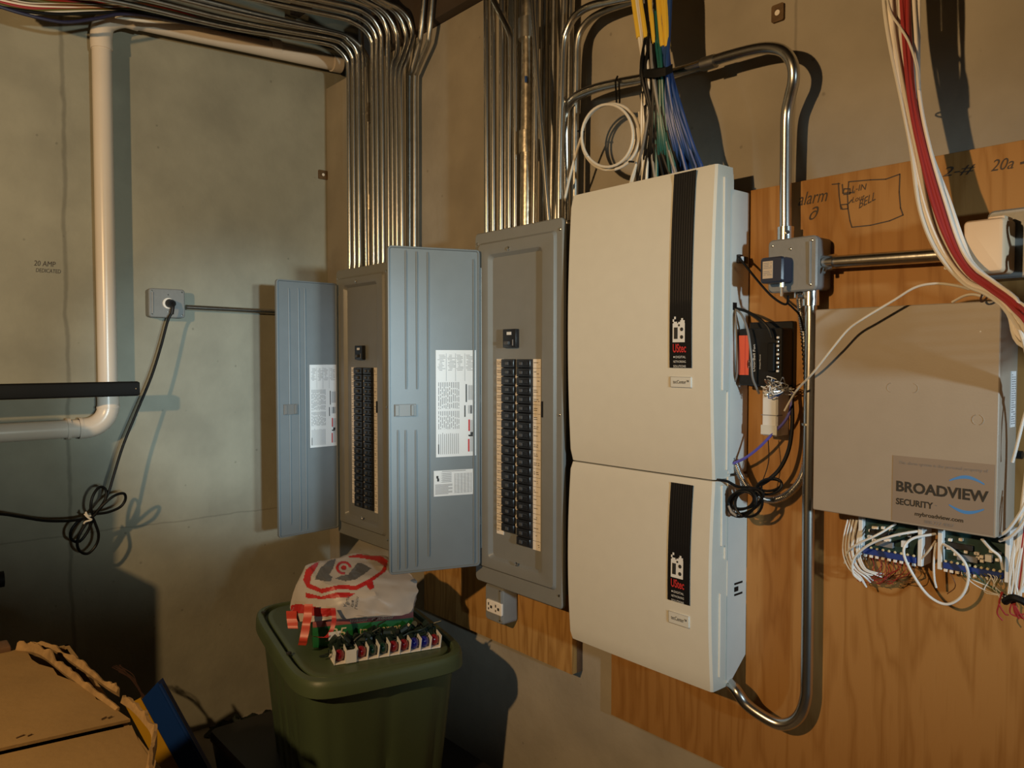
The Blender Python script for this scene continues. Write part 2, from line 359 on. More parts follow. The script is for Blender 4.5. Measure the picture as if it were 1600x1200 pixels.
G2 = 'conduits rising from the wider breaker panel'
def upright(u, lab, y=-.09, r=.0088, m='emt', top=2.62, zb=1.72, u2=None):
    a = PY(u, 345, y); x1 = PY(u2, 0, y).x if u2 else a.x
    z0 = PY(u, 345, y).z; return conduit([V((a.x, y, zb)), V((a.x+(x1-a.x)*.5, y, 2.1)), V((x1, y, top))], r, lab, G2, m, 4)
upright(761, 'leftmost upright conduit above the nearer breaker panel', u2=760)
upright(771, 'second upright conduit from the left above the nearer breaker panel')
upright(783, 'third upright conduit from the left above the nearer breaker panel', u2=785)
upright(790, 'dark conduit set back between the third and the kinked conduit', -.035, .009, 'emt_dark')
a = PY(796, 345, -.09)
conduit([V((a.x, -.09, 1.72)), V((a.x, -.09, 2.0)), PY(797.5, 150, -.09), PY(798.5, 75, -.09), PY(796, 52, -.092), PY(785, 28, -.095), PY(771, 0, -.1), PY(755, -34, -.1)], .0088, 'upright conduit kinked to the left near the beam', G2)
upright(805, 'upright conduit directly left of the fat conduit', u2=807)
bigc = upright(822.5, 'fat spangled conduit amid the thin ones above the nearer panel', -.085, .0185, 'emt_old', u2=826)
for v0, v1, rr_ in ((30, 62, .0265), (205, 240, .0215)):
    p = PY(825 if v0 < 100 else 823, v0, -.085); q = PY(825 if v0 < 100 else 823, v1, -.085)
    obj('coupling', MB().cyl(p, V((p.x, p.y, q.z)), rr_, 20), 'emt_old' if v0 > 100 else 'emt_dark', bigc)
t_ = PY(822, 124, -.106); obj('blue_tape_mark', MB().cyl(t_+V((0, 0, -.008)), t_+V((0, 0, .008)), .004, 10), 'blue', bigc)
upright(834.5, 'upright conduit directly right of the fat conduit', u2=839)
conduit([PY(858, 350, -.115), PY(857, 335, -.115), PY(848, 225, -.118), PY(842, 150, -.12), PY(832, 0, -.125), PY(828, -60, -.125)], .0072, 'bright conduit slanting across the others above the nearer panel', G2)
upright(848, 'dark set-back conduit behind the slanting one', -.04, .0095, 'emt_dark', u2=852)
upright(861, 'dark conduit set back right of the slanting one', -.05, .0088, 'emt_dark', u2=868)
upright(868, 'dull conduit left of the arched conduit', -.06, .0088, 'emt_dark', u2=887)
a = PY(874, 345, -.1)
conduit([V((a.x, -.1, 1.72)), PY(875, 250, -.1), PY(878, 150, -.1), PY(880.5, 75, -.1), PY(886, 48, -.1), PY(899, 25, -.1), PY(921, 10, -.1), PY(957, 1, -.1), PY(1000, -8, -.1), PY(1100, -30, -.1)], .0098, 'bright conduit arching to the right at the top edge', G2, k=8)
upright(886, 'dull conduit behind the arched one', -.04, .0088, 'emt_dark', u2=893)
a = PY(898, 300, -.06)
conduit([V((a.x, -.06, 1.70)), PY(899, 200, -.06), PY(901, 110, -.06), PY(902, 70, -.06), PY(908, 47, -.06), PY(925, 28, -.06), PY(950, 15, -.06), PY(980, 5, -.06), PY(1030, -10, -.06)], .0088, 'darker conduit arching right behind the bright arched one', G2, 'emt_dark')
# large conduit from the panel to the junction box
J = [(886, 345, -.05), (885, 260, -.055), (884, 190, -.07), (887, 168, -.075), (895, 156, -.08), (908, 147, -.085), (935, 137, -.085), (970, 129, -.085), (1010, 122, -.085), (1050, 115, -.085), (1085, 105, -.085), (1130, 90, -.085), (1175, 78, -.085), (1203, 75, -.085), (1225, 81, -.085), (1238, 100, -.085), (1240, 125, -.08), (1234, 152, -.07), (1229, 180, -.062), (1228, 230, -.058), (1227.5, 300, -.056), (1227.5, 376, -.056)]
jc = conduit([PY(*p) for p in J], .0118, 'long conduit arching over the cables down to the grey junction box', None, 'emt', 5, 14)
a = PY(1098, 101, -.085); b = PY(1118, 95, -.085); obj('coupling', MB().cyl(a, b, .0145, 16), 'emt_dark', jc)
a = PY(1227.5, 372, -.056); obj('connector', MB().cyl(a+V((0, 0, -.004)), a+V((0, 0, .022)), .0165, 16).cyl(a+V((.012, -.014, .008)), a+V((.016, -.02, .008)), .004, 8), 'zinc', jc)
L_ = [(1267, 452, -.056), (1267, 520, -.056), (1265, 650, -.056), (1263, 800, -.056), (1262, 950, -.056), (1260.5, 1060, -.056), (1259, 1090, -.057), (1251, 1115, -.06), (1236, 1129, -.064), (1216, 1131, -.068), (1190, 1118, -.074), (1165, 1099, -.08), (1150, 1078, -.083), (1144, 1055, -.083)]
pts = [PY(*p) for p in L_]; e = pts[-1]; pts = pts[:-1]+[V((1.966, -.064, .700)), V((1.964, -.060, .735)), V((1.964, -.060, .77))]
lc = conduit(pts, .0122, 'long conduit dropping from the junction box and hooking under the lower cream cabinet', None, 'emt', 6, 14)
a = PY(1267, 462, -.056); obj('connector', MB().cyl(a+V((0, 0, -.02)), a+V((0, 0, .012)), .0165, 16).cyl(a+V((-.012, -.012, -.002)), a+V((-.019, -.019, -.002)), .005, 8), 'zinc', lc)
a = PY(1262.5, 663, -.056); obj('coupling_seam', MB().cyl(a+V((0, 0, -.002)), a+V((0, 0, .002)), .0129, 14), 'emt_dark', lc)
hc = conduit([PY(1284, 411, -.05), PY(1350, 406.5, -.05), PY(1420, 402, -.05), PY(1532, 394, -.05)], .0125, 'horizontal conduit between the junction box and the cream power adapter', None, 'emt', 3, 14)
a = PY(1284, 411, -.05); b = PY(1305, 409.7, -.05); obj('connector', MB().cyl(a, b, .0165, 16).cyl((a+b)/2+V((0, -.012, -.012)), (a+b)/2+V((0, -.018, -.02)), .004, 8), 'zinc', hc)
# flexible steel conduit
fx = [(1249, 456, -.045), (1252, 488, -.042), (1257, 525, -.036), (1262, 600, -.032), (1262, 680, -.032), (1257, 733, -.034), (1242, 762, -.042), (1217, 779, -.055), (1192, 779, -.062), (1171, 764, -.066), (1157, 742, -.066), (1147, 716, -.066)]
sp = spl([PY(*p) for p in fx], 44)
fc = obj('flexible_conduit', MB().tube(sp, .0075, 10, rf=lambda t, i: 1.12 if (i//2) % 2 else .86), 'flex', label='ribbed flexible steel conduit looping from the junction box to the cream cabinet', cat='conduit', ang=80)
a = PY(1249, 456, -.045); obj('connector', MB().cyl(a+V((0, 0, -.012)), a+V((0, 0, .01)), .011, 12).cyl(a+V((.004, -.01, 0)), a+V((.006, -.016, 0)), .004, 8), 'zinc', fc)

# ================================================================== PVC drain pipe
pv = thing('drain_pipe', (.07, -.85, 1.13), 'white plastic drain pipe running along the left wall and under the ceiling conduits', 'pipe')
PV = -.85; PR = .030
obj('vertical_pipe', MB().tube([(.07, PV, 1.26), (.07, PV, 1.9), (.07, PV, 2.47)], PR, 24), 'pvc', pv)
arc = [V((.07, PV-.07+.07*math.cos(a), 1.235-.07*math.sin(a))) for a in [math.radians(90*i/8) for i in range(9)]]
obj('elbow', MB().tube([(.07, PV, 1.275), (.07, PV, 1.255)]+arc+[(.07, PV-.09, 1.165)], PR+.0035, 24), 'pvc', pv)
for z in (1.232, 1.278): obj('socket_rim', MB().tube([(.07, PV, z-.004), (.07, PV, z+.004)], PR+.006, 24), 'pvc', pv)
for y in (PV-.085, PV-.12): obj('socket_rim', MB().tube([(.07, y-.005, 1.165), (.07, y+.005, 1.165)], PR+.0055, 24), 'pvc', pv)
obj('horizontal_pipe', MB().tube([(.07, PV-.08, 1.165), (.07, -1.8, 1.16)], PR, 24), 'pvc', pv)
up0 = PX(190, 27, .09); up1 = PX(520, 98, .09)
dirp = (up1-up0).normalized()
obj('ceiling_pipe', MB().tube([up0, up1, up1+dirp*((-.03-up1.y)/dirp.y)], PR, 24), 'pvc', pv)
obj('elbow', MB().tube(spl([(.07, PV, 2.42), (.07, PV, 2.47), V((.075, PV+.012, 2.51)), up0, up0+dirp*.05]), PR+.0035, 24), 'pvc', pv)
for q in (428, 525):
    p = PX(q, 75 if q < 500 else 99, .09); obj('coupling', MB().tube([p-dirp*.02, p+dirp*.02], PR+.0045, 24), 'pvc', pv)

# ================================================================== breaker panels
BRK = plate(MB(), -.0272, .0272, -.0114, .0114, [(0, .004), (0, -.006), (.0015, -.0085), (.004, -.009)], .002, 2)
BRK.box(-.020, .012, -.012, -.0085, -.0055, .0055, .0012, 1); BRK = BRK.mesh('circuit_breaker')
BRKR = BRK.copy(); BRKR.transform(Matrix.Scale(-1, 4, (1, 0, 0))); BRKR.flip_normals()
TOG = MB().box(-.006, .006, -.006, .004, -.0042, .0042, .001, 1).mesh('toggle')
def dprint(mb, f, s0, s1, z0, z1, rows, rnd, vert=True, dens=.8, th=.0007):
    """thin printed lines (text columns) on a sheet; f maps (s, z) to a point"""
    for i in range(rows):
        q = (i+.5)/rows
        if vert:
            s = s0+(s1-s0)*q; a = z0
            while a < z1:
                L = rnd.uniform(.006, .03)
                if rnd.random() < dens: b = min(z1, a+L); mb.quad(f(s-th, a), f(s+th, a), f(s+th, b), f(s-th, b))
                a += L+.004
        else:
            z = z0+(z1-z0)*q; a = s0
            while a < s1:
                L = rnd.uniform(.004, .02)
                if rnd.random() < dens: b = min(s1, a+L); mb.quad(f(a, z-th), f(b, z-th), f(b, z+th), f(a, z+th))
                a += L+.003
def panel(label, x0, x1, z0, z1, YF, yback, cols, strips, main, slot, hinge, ang, dw, dz0, dz1, dpx, rec, tall=True):
    t = thing('breaker_panel', ((x0+x1)/2, yback, z0), label, 'breaker panel')
    obj('enclosure', MB().box(x0+.012, x1-.012, YF+.008, yback, z0+.03, z1-.012, .002), 'greyd', t)
    c = MB(); rx0, rx1, rz0, rz1 = rec
    outer = rr(x0, x1, z0, z1, .012, 4)
    def loop(a, b, cc, d, r, y): return [V((p, y, q)) for p, q in rr(a, b, cc, d, r, 4)]
    rings = [loop(x0, x1, z0, z1, .012, YF+.012), loop(x0, x1, z0, z1, .012, YF+.003), loop(x0+.003, x1-.003, z0+.003, z1-.003, .011, YF),
             loop(x0+.02, x1-.022, z0+.045, z1-.03, .012, YF), loop(x0+.025, x1-.027, z0+.051, z1-.036, .012, YF-.007),
             loop(rx0-.012, rx1+.012, rz0-.012, rz1+.012, .016, YF-.007), loop(rx0-.004, rx1+.004, rz0-.004, rz1+.004, .013, YF-.005),
             loop(rx0, rx1, rz0, rz1, .012, YF), loop(rx0+.005, rx1-.005, rz0+.004, rz1-.005, .010, YF+.006)]
    c.loft(rings, False, True)
    cov = obj('cover', c, 'grey', t, ang=28)
    for sx, sz in ((x1-.011, z1-.03), (x1-.011, z0+.035), (x1-.011, (z0+z1)/2), (x0+.012, z1-.03)):
        obj('screw', MB().ball((sx, YF-.0005, sz), .0042, (1, .6, 1), 1), 'zinc', cov)
    yd = YF+.006
    for xm, zz in (((rx0+rx1)/2-.02, rz1+.012), ((x0+x1)/2+.01, z0+.085)):
        obj('knob_screw', MB().ball((xm, YF-.008, zz), .006, (1, .7, 1), 1), 'zinc', cov)
    obj('side_rib', MB().tube([(x0+.036, YF-.0065, rz0+.02), (x0+.036, YF-.0072, rz1-.03)], .0035, 8), 'grey', cov)
    obj('lock_slot', MB().box(slot[0]-.0035, slot[0]+.0035, YF-.0078, YF-.006, slot[1], slot[2]), 'blackm', cov)
    for k, (xa, xb, zt, zb, n, me) in enumerate(cols):
        h = (zt-zb)/n
        for i in range(n):
            p = V(((xa+xb)/2, yd-.003, zt-h*(i+.5)))
            b = obj('circuit_breaker', me, 'bk', t, loc=p); b.scale = ((xb-xa)/.0545, 1, h/.0236)
            if (k*7+i*3) % 5 != 4 or i > 1:
                g = obj('toggle', TOG, 'bkt', b, loc=p+V((.004 if k == 0 else -.004, -.009, 0)))
                g.matrix_parent_inverse = Matrix.Translation(-WL[b])
    rnd = random.Random(3)
    for xa, xb, zt, zb in strips:
        s = obj('label_strip', MB().box(xa, xb, yd-.0012, yd, zb, zt), 'strip', t)
        pm = MB(); n = 21
        for i in range(n):
            z = zt-(zt-zb)*(i+1)/n; f = lambda a, b: V((a, yd-.0016, b))
            if i < n-1: pm.quad(f(xa, z-.0004), f(xb, z-.0004), f(xb, z+.0004), f(xa, z+.0004))
            dprint(pm, f, xa+.003, xb-.003-rnd.uniform(0, .01), z+.007, z+.017, 2, rnd, False, .75, .0008)
        obj('handwriting', pm, 'marker', s, kind='stuff')
    # white filler tabs between the two columns
    xa = cols[0][1]; xb = cols[1][0]
    h = (cols[0][2]-cols[0][3])/cols[0][4]
    for i in range(2, cols[0][4]): 
        obj('filler_tab', FT, 'strip', t, loc=((xa+xb)/2, yd-.004, cols[0][2]-h*i))
    obj('center_rail', MB().box(xa, xb, yd-.003, yd, min(cols[0][3], cols[1][3]), cols[0][2]), 'jb', t)
    mx0, mz1, mx1, mz0 = main
    mbk = obj('main_breaker', MB().box(mx0, mx1, yd-.014, yd, mz0, mz1, .002), 'bk', t)
    xm = (mx0+mx1)/2
    obj('rating_mark', MB().box(xm-.009, xm+.010, yd-.0146, yd-.0138, mz1-.016, mz1-.008), 'paper', mbk)
    obj('main_toggle', MB().box(xm-.014, xm+.004, yd-.022, yd-.012, mz0+.008, mz0+.018, .002), 'bkt', mbk)
    obj('side_mark', MB().box(mx1-.013, mx1-.009, yd-.0146, yd-.0138, mz0+.006, mz0+.022), 'ink', mbk)
    # ---- door, swung open
    a = math.radians(ang); D = V((math.cos(a), math.sin(a), 0)); H = V((hinge[0], hinge[1], 0)); NN = V((-D.y, D.x, 0))
    if NN.dot(CAM-H) < 0: NN = -NN
    def dm(s, n, z): return H+D*s+NN*n+V((0, 0, z))
    dmb = MB(lambda v: dm(v.x, v.y, v.z))
    plate(dmb, 0, dw, dz0, dz1, [(.004, -.012), (0, -.010), (0, .001), (.0015, .002), (.004, .002), (.006, -.002)], .010, 3)
    dr = obj('door', dmb, 'door', t, ang=25)
    def sz(u, v):
        p = PP(u, v, dm(0, 0, 0), NN); return (p-H).dot(D), p.z
    for k, (u, va, vb) in enumerate(dpx['ribs']):
        s, z = sz(u, va); _, zb = sz(u, vb)
        obj('pressed_rib', MB(lambda v: dm(v.x, v.y, v.z)).tube([(s, -.0025, zb), (s, -.001, zb+.01), (s, -.001, z-.01), (s, -.0025, z)], .003, 8), 'door', dr)
    def sheet(q, name, pr):
        s0, zt = sz(*q[0]); s1, _ = sz(*q[1]); _, zb = sz(*q[2])
        s0, s1 = min(s0, s1), max(s0, s1)
        obj(name, MB(lambda v: dm(v.x, v.y, v.z)).box(s0, s1, -.002, -.0008, zb, zt), 'paper', dr)
        ff = lambda a, b: dm(s1-(s1-s0)*a, -.0003, zt-(zt-zb)*b)     # a: left to right as seen, b: downwards
        W, Hh = s1-s0, zt-zb
        def tick(mbx, a0, a1, b0, b1): mbx.quad(ff(a0, b0), ff(a1, b0), ff(a1, b1), ff(a0, b1))
        rnd = random.Random(5); pm = MB()
        if pr == 'directory':
            for cx in (.04, .28, .5, .74):
                for j in range(11): tick(pm, cx+rnd.uniform(0, .06), cx+.1+rnd.uniform(0, .1), .045+j*.014, .049+j*.014)
            for cx in (.25, .48, .71): tick(pm, cx, cx+.006, .03, .29)
            for j in range(12):
                for (a0, a1, b0, b1) in ((.06, .6, .30, .55), (.06, .6, .57, .74)):
                    x = a0+(a1-a0)*j/12; b = b0
                    while b < b1:
                        L = rnd.uniform(.02, .07); tick(pm, x, x+.014, b, min(b1, b+L)); b += L+.012
            for j in range(11):
                x = .06+j*.048; b = .77+rnd.uniform(0, .02); tick(pm, x, x+.012, b, .975)
            for j in range(7):
                x = .80+j*.024; tick(pm, x, x+.009, .33, .47); tick(pm, x, x+.009, .52, .6)
                if j > 1: tick(pm, x, x+.008, .66, .96)
            obj('printed_text', pm, 'ink', dr, kind='stuff')
            pb = MB(); tick(pb, .735, .765, .32, .49); tick(pb, .70, .73, .52, .63); tick(pb, .86, .885, .52, .6)
            for j in range(8): tick(pb, .80+.012*j, .83+.012*j, .80+.002*(j % 3), .812+.003*(j % 2))
            tick(pb, .86, .93, .775, .80); tick(pb, .05, .075, .88, .97)
            obj('black_print', pb, 'inkblack', dr, kind='stuff')
            pr_ = MB(); tick(pr_, .80, .84, .655, .765); tick(pr_, .79, .83, .84, .96); obj('red_warning_print', pr_, 'red_ink', dr)
        else:
            for j in range(11): tick(pm, .18+.03*(j % 2), .44, .10+j*.035, .113+j*.035)
            for j in range(9): tick(pm, .03, .46-.1*(j % 3 == 2), .54+j*.045, .56+j*.045)
            for j in range(14): tick(pm, .52, .95, .16+j*.056, .172+j*.056)
            for j in range(6): tick(pm, .52+j*.085, .526+j*.085, .14, .92)
            tick(pm, .2, .8, .03, .05); obj('printed_text', pm, 'ink', dr, kind='stuff')
            pb = MB(); tick(pb, .06, .11, .2, .3); tick(pb, .08, .13, .3, .42); obj('black_print', pb, 'inkblack', dr, kind='stuff')
    for q, n, pr in dpx['sheets']: sheet(q, n, pr)
    s0, zt = sz(*dpx['latch'][0]); s1, zb = sz(*dpx['latch'][1])
    lm = MB(lambda v: dm(v.x, v.y, v.z))
    sa, sb = sorted((s0, s1)); lm.box(sa, sb, -.002, .0045, zb, zt, .001, 1).box(sa+.008, sa+.016, .0045, .010, zb+.002, zt-.002, .001, 1).box(sb-.012, sb-.001, .0045, .007, zb+.002, zt-.002, .001, 1)
    obj('latch', lm, 'greyd', dr)
    for z in (dz1-.10, dz1-.42, dz0+.13):
        obj('hinge', MB(lambda v: dm(v.x, v.y, v.z)).cyl((.001, -.004, z-.012), (.001, -.004, z+.012), .0045, 10), 'greyd', dr)
    return t
FT = MB().ball((0, 0, 0), .0075, (.62, .5, .9), 2).mesh('filler_tab')
panel('grey breaker panel nearest the cream cabinets, door open with two papers on it', 1.171, 1.531, .754, 1.752, -.14, -.042,
      [(1.2935, 1.3470, 1.395, .9185, 20, BRK), (1.3578, 1.4140, 1.395, .892, 21, BRKR)],
      [(1.2626, 1.2930, 1.395, .905), (1.4145, 1.4440, 1.395, .888)], (1.3042, 1.4765, 1.3577, 1.4255), (1.4625, 1.244, 1.2855),
      (1.212, -.155), -109, .262, .806, 1.701,
      dict(ribs=[(634, 391, 608), (651, 393, 608), (668.5, 394, 870), (622, 672, 890), (634, 672, 888), (650, 672, 885), (740, 405, 880)],
           sheets=[(((681, 547), (744, 547), (715, 713)), 'directory_sheet', 'directory'), (((678, 736), (740, 733), (710, 774)), 'instruction_sheet', 'note')],
           latch=((616, 632), (650, 650))), (1.240, 1.455, .835, 1.682))
panel('grey breaker panel in the corner behind the nearer panel, open door with one paper', .338, .700, .746, 1.718, -.14, 0,
      [(.4705, .5310, 1.3638, .866, 21, BRK), (.5385, .5950, 1.3638, .866, 21, BRKR)],
      [(.4376, .4700, 1.364, .872), (.5955, .6165, 1.364, .860)], (.4853, 1.441, .5386, 1.391), (.633, 1.21, 1.25),
      (.372, -.155), -85.5, .240, .773, 1.668,
      dict(ribs=[(451, 450, 820), (466, 450, 830), (476, 450, 828)],
           sheets=[(((484, 570), (526, 570), (505, 698)), 'directory_sheet', 'directory')], latch=((443, 632), (465, 647))), (.405, .630, .825, 1.655))

# ================================================================== cream structured-wiring cabinets
CX0, CX1 = 1.556, 1.984
def cab(label, z0, z1, amp, name):
    t = thing(name, ((CX0+CX1)/2, -.02, z0), label, 'cabinet')
    zc = (z0+z1)/2; hz = (z1-z0)/2
    def yf(z, x=None): q = (z-zc)/hz; return -.139-amp*(1-q*q)
    c = MB(); NZ, NX = 24, 10; rings = []
    for i in range(NZ+1):
        z = z0+(z1-z0)*i/NZ; e = .003 if i in (0, NZ) else 0; rz = []
        y = yf(z)+e*1.2
        rz = [V((CX0+.004+e, -.08, z)), V((CX0+e, -.11, z)), V((CX0+.001+e, y+.004, z)), V((CX0+.006+e, y, z))]
        rz += [V((CX0+.006+(CX1-CX0-.012)*j/NX, y-.0015*math.sin(math.pi*j/NX), z)) for j in range(1, NX)]
        rz += [V((CX1-.006-e, y, z)), V((CX1-.001-e, y+.004, z)), V((CX1-e, -.11, z)), V((CX1-e, -.08, z))]
        rings.append(rz)
    c.loft(rings, True, True); cv = obj('cover', c, 'cream', t, ang=30)
    return t, cv, yf
def cab_side(cv, ribs):
    for (x, y0, y1, za, zb) in ribs: obj('side_rib', MB().box(x-.002, x+.0035, y0, y1, za, zb, .0012, 1), 'white_abs', cv)
def strip_logo(t, cv, yf, sx0, sx1, z0, z1, lz, k):
    mb = MB(); n = 20; off = .003
    xs = [sx0+(sx1-sx0)*i/28 for i in range(29)]
    rows = []
    for i in range(n+1):
        z = z0+(z1-z0)*i/n; rows.append([V((x, yf(z)-off-(.0004 if (j % 3 == 1 and lz[1] < z) else 0), z)) for j, x in enumerate(xs)])
    vs = [p for r in rows for p in r]; m_ = len(xs)
    fs = [(i*m_+j, i*m_+j+1, (i+1)*m_+j+1, (i+1)*m_+j) for i in range(n) for j in range(m_-1)]
    mb.add(vs, fs)
    back = [V((sx0, yf(z0)+.002, z0)), V((sx1, yf(z0)+.002, z0)), V((sx1, yf(z0)-off, z0)), V((sx0, yf(z0)-off, z0))]; mb.add(back, [(0, 1, 2, 3)])
    st = obj('fluted_black_strip', mb, 'black', cv, ang=20)
    lx0 = sx0+(sx1-sx0)*.17; lx1 = sx0+(sx1-sx0)*.72; W = lx1-lx0; zb, zt = lz
    f = lambda p: V((p.x, yf(p.z)-off-.0016-p.y, p.z))
    g = MB(f)
    def sq(mbx, a0, a1, b0, b1, d=0): mbx.quad(V((lx0+W*a0, d, zb+(zt-zb)*b0)), V((lx0+W*a1, d, zb+(zt-zb)*b0)), V((lx0+W*a1, d, zb+(zt-zb)*b1)), V((lx0+W*a0, d, zb+(zt-zb)*b1)))
    sq(g, 0, 1, 0, .74); sq(g, .08, .36, .74, .8); sq(g, .46, .62, .74, .79); sq(g, .62, .98, .74, .85); sq(g, .7, .85, .85, .93)
    sq(g, 0, .12, .80, .9); sq(g, .12, .26, .90, 1.0)
    obj('logo_plate', g, 'whitec', cv)
    k2 = MB(f)
    sq(k2, .12, .42, .13, .58, .0004); sq(k2, .46, .6, .62, .7, .0004)
    for cz in (.2, .5):
        c0 = V((lx0+W*.75, .0004, zb+(zt-zb)*cz)); k2.add([c0+V((math.cos(a)*W*.13, 0, math.sin(a)*W*.13)) for a in [2*math.pi*i/12 for i in range(12)]], [tuple(range(12))])
    obj('logo_holes', k2, 'inkblack', cv)
    h = zt-zb
    tm = MB(); text(tm, 'UStec', V((lx0+W*.02, 0, zb-h*.40)), V((1, 0, 0)), V((0, 0, 1)), W*1.08, h*.34, fn=f, bold=.02); obj('brand_lettering', tm, 'red_ink', cv)
    tw = MB()
    for i, s in enumerate(('DIGITAL', 'NETWORKING', 'SOLUTIONS')):
        o = .25 if i == 0 else .06
        text(tw, s, V((lx0+W*o, 0, zb-h*(.62+.18*i))), V((1, 0, 0)), V((0, 0, 1)), W*(1.08-o), h*.09, fn=f)
    c0 = V((lx0+W*.12, 0, zb-h*.575)); tw.add([f(c0+V((math.cos(a)*W*.06, 0, math.sin(a)*W*.06))) for a in [2*math.pi*i/10 for i in range(10)]], [tuple(range(10))])
    obj('tagline_lettering', tw, 'whitec', cv)
def name_plate(cv, yf, x0, x1, z0, z1):
    f = lambda p: V((p.x, yf(p.z)-.0015+p.y, p.z))
    m1 = MB(f); plate(m1, x0, x1, z0, z1, [(0, .003), (0, -.0015), (.001, -.0025)], .002, 2); obj('name_plate', m1, 'white_abs', cv)
    m2 = MB(f)
    for r_ in ((x0, x1, z0, z0+.0007), (x0, x1, z1-.0007, z1), (x0, x0+.0007, z0, z1)):
        m2.quad(V((r_[0], -.003, r_[2])), V((r_[1], -.003, r_[2])), V((r_[1], -.003, r_[3])), V((r_[0], -.003, r_[3])))
    m3 = MB(); W = x1-x0; text(m3, 'tecCenter\u2122', V((x0+W*.14, -.0031, z0+(z1-z0)*.36)), V((1, 0, 0)), V((0, 0, 1)), W*.76, (z1-z0)*.34, fn=f)
    obj('plate_border', m2, 'ink', cv); obj('plate_lettering', m3, 'inkblack', cv)
t1, cv1, yf1 = cab('tall cream wiring cabinet with the longer black strip, upper of two', 1.1425, 1.80, .013, 'wiring_cabinet')
body = MB().box(CX0+.012, CX1+.0015, -.092, -.02, 1.15, 1.755, .004); obj('body', body, 'white_abs', t1)
cab_side(cv1, [(CX1, -.118, -.108, 1.33, 1.775), (CX1, -.100, -.096, 1.16, 1.33)])
strip_logo(t1, cv1, yf1, 1.876, 1.934, 1.377, 1.795, (1.432, 1.487), 0)
name_plate(cv1, yf1, 1.879, 1.933, 1.335, 1.358)
obj('cable_jack', MB().box(CX1+.001, CX1+.008, -.070, -.054, 1.600, 1.618, .001, 1).box(CX1+.001, CX1+.0095, -.05, -.038, 1.60, 1.615, .001, 1), 'black', t1)
obj('jack_insert', MB().box(CX1+.0015, CX1+.011, -.064, -.056, 1.603, 1.614, .001, 1), 'paper', t1)
obj('cable_hole', MB().box(CX1+.001, CX1+.0025, -.082, -.068, 1.50, 1.516), 'blackm', t1)
t2, cv2, yf2 = cab('shorter cream wiring cabinet with the shorter black strip, below the tall one', .690, 1.139, .011, 'wiring_cabinet')
body2 = MB(); body2.add([V((x, y, z)) for x in (CX0+.012, CX1+.0015) for y, z in ((-.092, .70), (-.075, .70), (-.02, .745), (-.02, 1.145), (-.092, 1.145))],
    [(0, 1, 2, 3, 4), (9, 8, 7, 6, 5), (0, 5, 6, 1), (1, 6, 7, 2), (2, 7, 8, 3), (3, 8, 9, 4), (4, 9, 5, 0)])
obj('body', body2, 'white_abs', t2)
cab_side(cv2, [(CX1, -.116, -.104, 1.0, 1.13), (CX1, -.12, -.117, .72, .9), (CX1, -.104, -.102, .97, 1.0)])
strip_logo(t2, cv2, yf2, 1.874, 1.933, .868, 1.126, (.921, .975), 1)
name_plate(cv2, yf2, 1.877, 1.931, .818, .844)
sl = MB()
for z, dz in ((.910, .002), (.898, .005), (.886, .002)): sl.box(CX1+.001, CX1+.0028, -.066 if dz < .004 else -.066, -.036 if dz < .004 else -.052, z-dz, z+dz)
obj('side_slots', sl, 'blackm', t2)

# ================================================================== grey junction box with transformer
jb = thing('junction_box', (2.12, -.02, 1.53), 'grey square junction box holding the navy plug-in transformer', 'junction box')
jx0, jx1, jz0, jz1 = 2.066, 2.171, 1.530, 1.637
b1 = MB(); plate(b1, jx0+.002, jx1-.002, jz0+.002, jz1-.002, [(.004, -.02), (0, -.022), (0, -.07)], .008); obj('body', b1, 'jb', jb)
b2 = MB(); plate(b2, jx0, jx1, jz0, jz1, [(0, -.068), (0, -.078), (.003, -.081), (.006, -.081)], .010); jcov = obj('cover', b2, 'jb', jb)
obj('raised_ridge', MB().tube([(jx1-.014, -.081, jz0+.012), (jx1-.014, -.082, jz1-.012)], .003, 8), 'jb', jcov)
for x, z in ((jx0+.01, jz1-.012), (jx1-.01, jz1-.01), (jx1-.012, jz0+.012), (jx0+.05, jz1-.022)): obj('screw', MB().ball((x, -.081, z), .0035, (1, .6, 1), 1), 'zinc', jcov)
tr = thing('plug_transformer', (2.09, -.08, 1.545), 'navy blue plug-in transformer with a tan label on the junction box', 'transformer')
tb = MB(); plate(tb, 2.071, 2.121, 1.547, 1.598, [(0, -.0815), (0, -.115), (.003, -.119), (.006, -.119)], .006); obj('body', tb, 'wwart', tr)
obj('rating_label', MB().box(2.078, 2.100, -.1196, -.1186, 1.556, 1.590), 'tan', tr)
rl = MB(); rn = random.Random(2); dprint(rl, lambda a, b: V((a, -.1199, b)), 2.080, 2.098, 1.558, 1.588, 9, rn, False, .8, .0005); obj('label_print', rl, 'ink', tr)
obj('terminal_screw', MB().cyl((2.112, -.105, 1.548), (2.112, -.105, 1.538), .005, 10).cyl((2.112, -.105, 1.538), (2.112, -.105, 1.520), .003, 8), 'zinc', tr)
def cable(px, r, m, label, cat='cable', group=None, k=8, n=8, name='cable', kind=None, tail=()):
    return obj(name, MB().tube(spl([PY(*p) for p in px]+list(tail), k), r, n), m, label=label, cat=cat, group=group)
cable([(1152, 399, -.066), (1165, 415, -.08), (1185, 440, -.09), (1205, 462, -.095), (1222, 474, -.098), (1230, 474, -.1), (1231.5, 462, -.105)], .0024, 'rubber', 'thin black lead from the transformer to the jack on the cabinet side')
cable([(1231, 474, -.1), (1240, 482, -.08), (1250, 494, -.06), (1256, 520, -.04)], .002, 'rubber', 'short black lead running from the transformer behind the long conduit')
cable([(1150, 482, -.075), (1165, 486, -.085), (1185, 497, -.09), (1200, 512, -.09), (1206, 528, -.088)], .0032, 'rubber', 'black cable from the cabinet side to the black interface module')
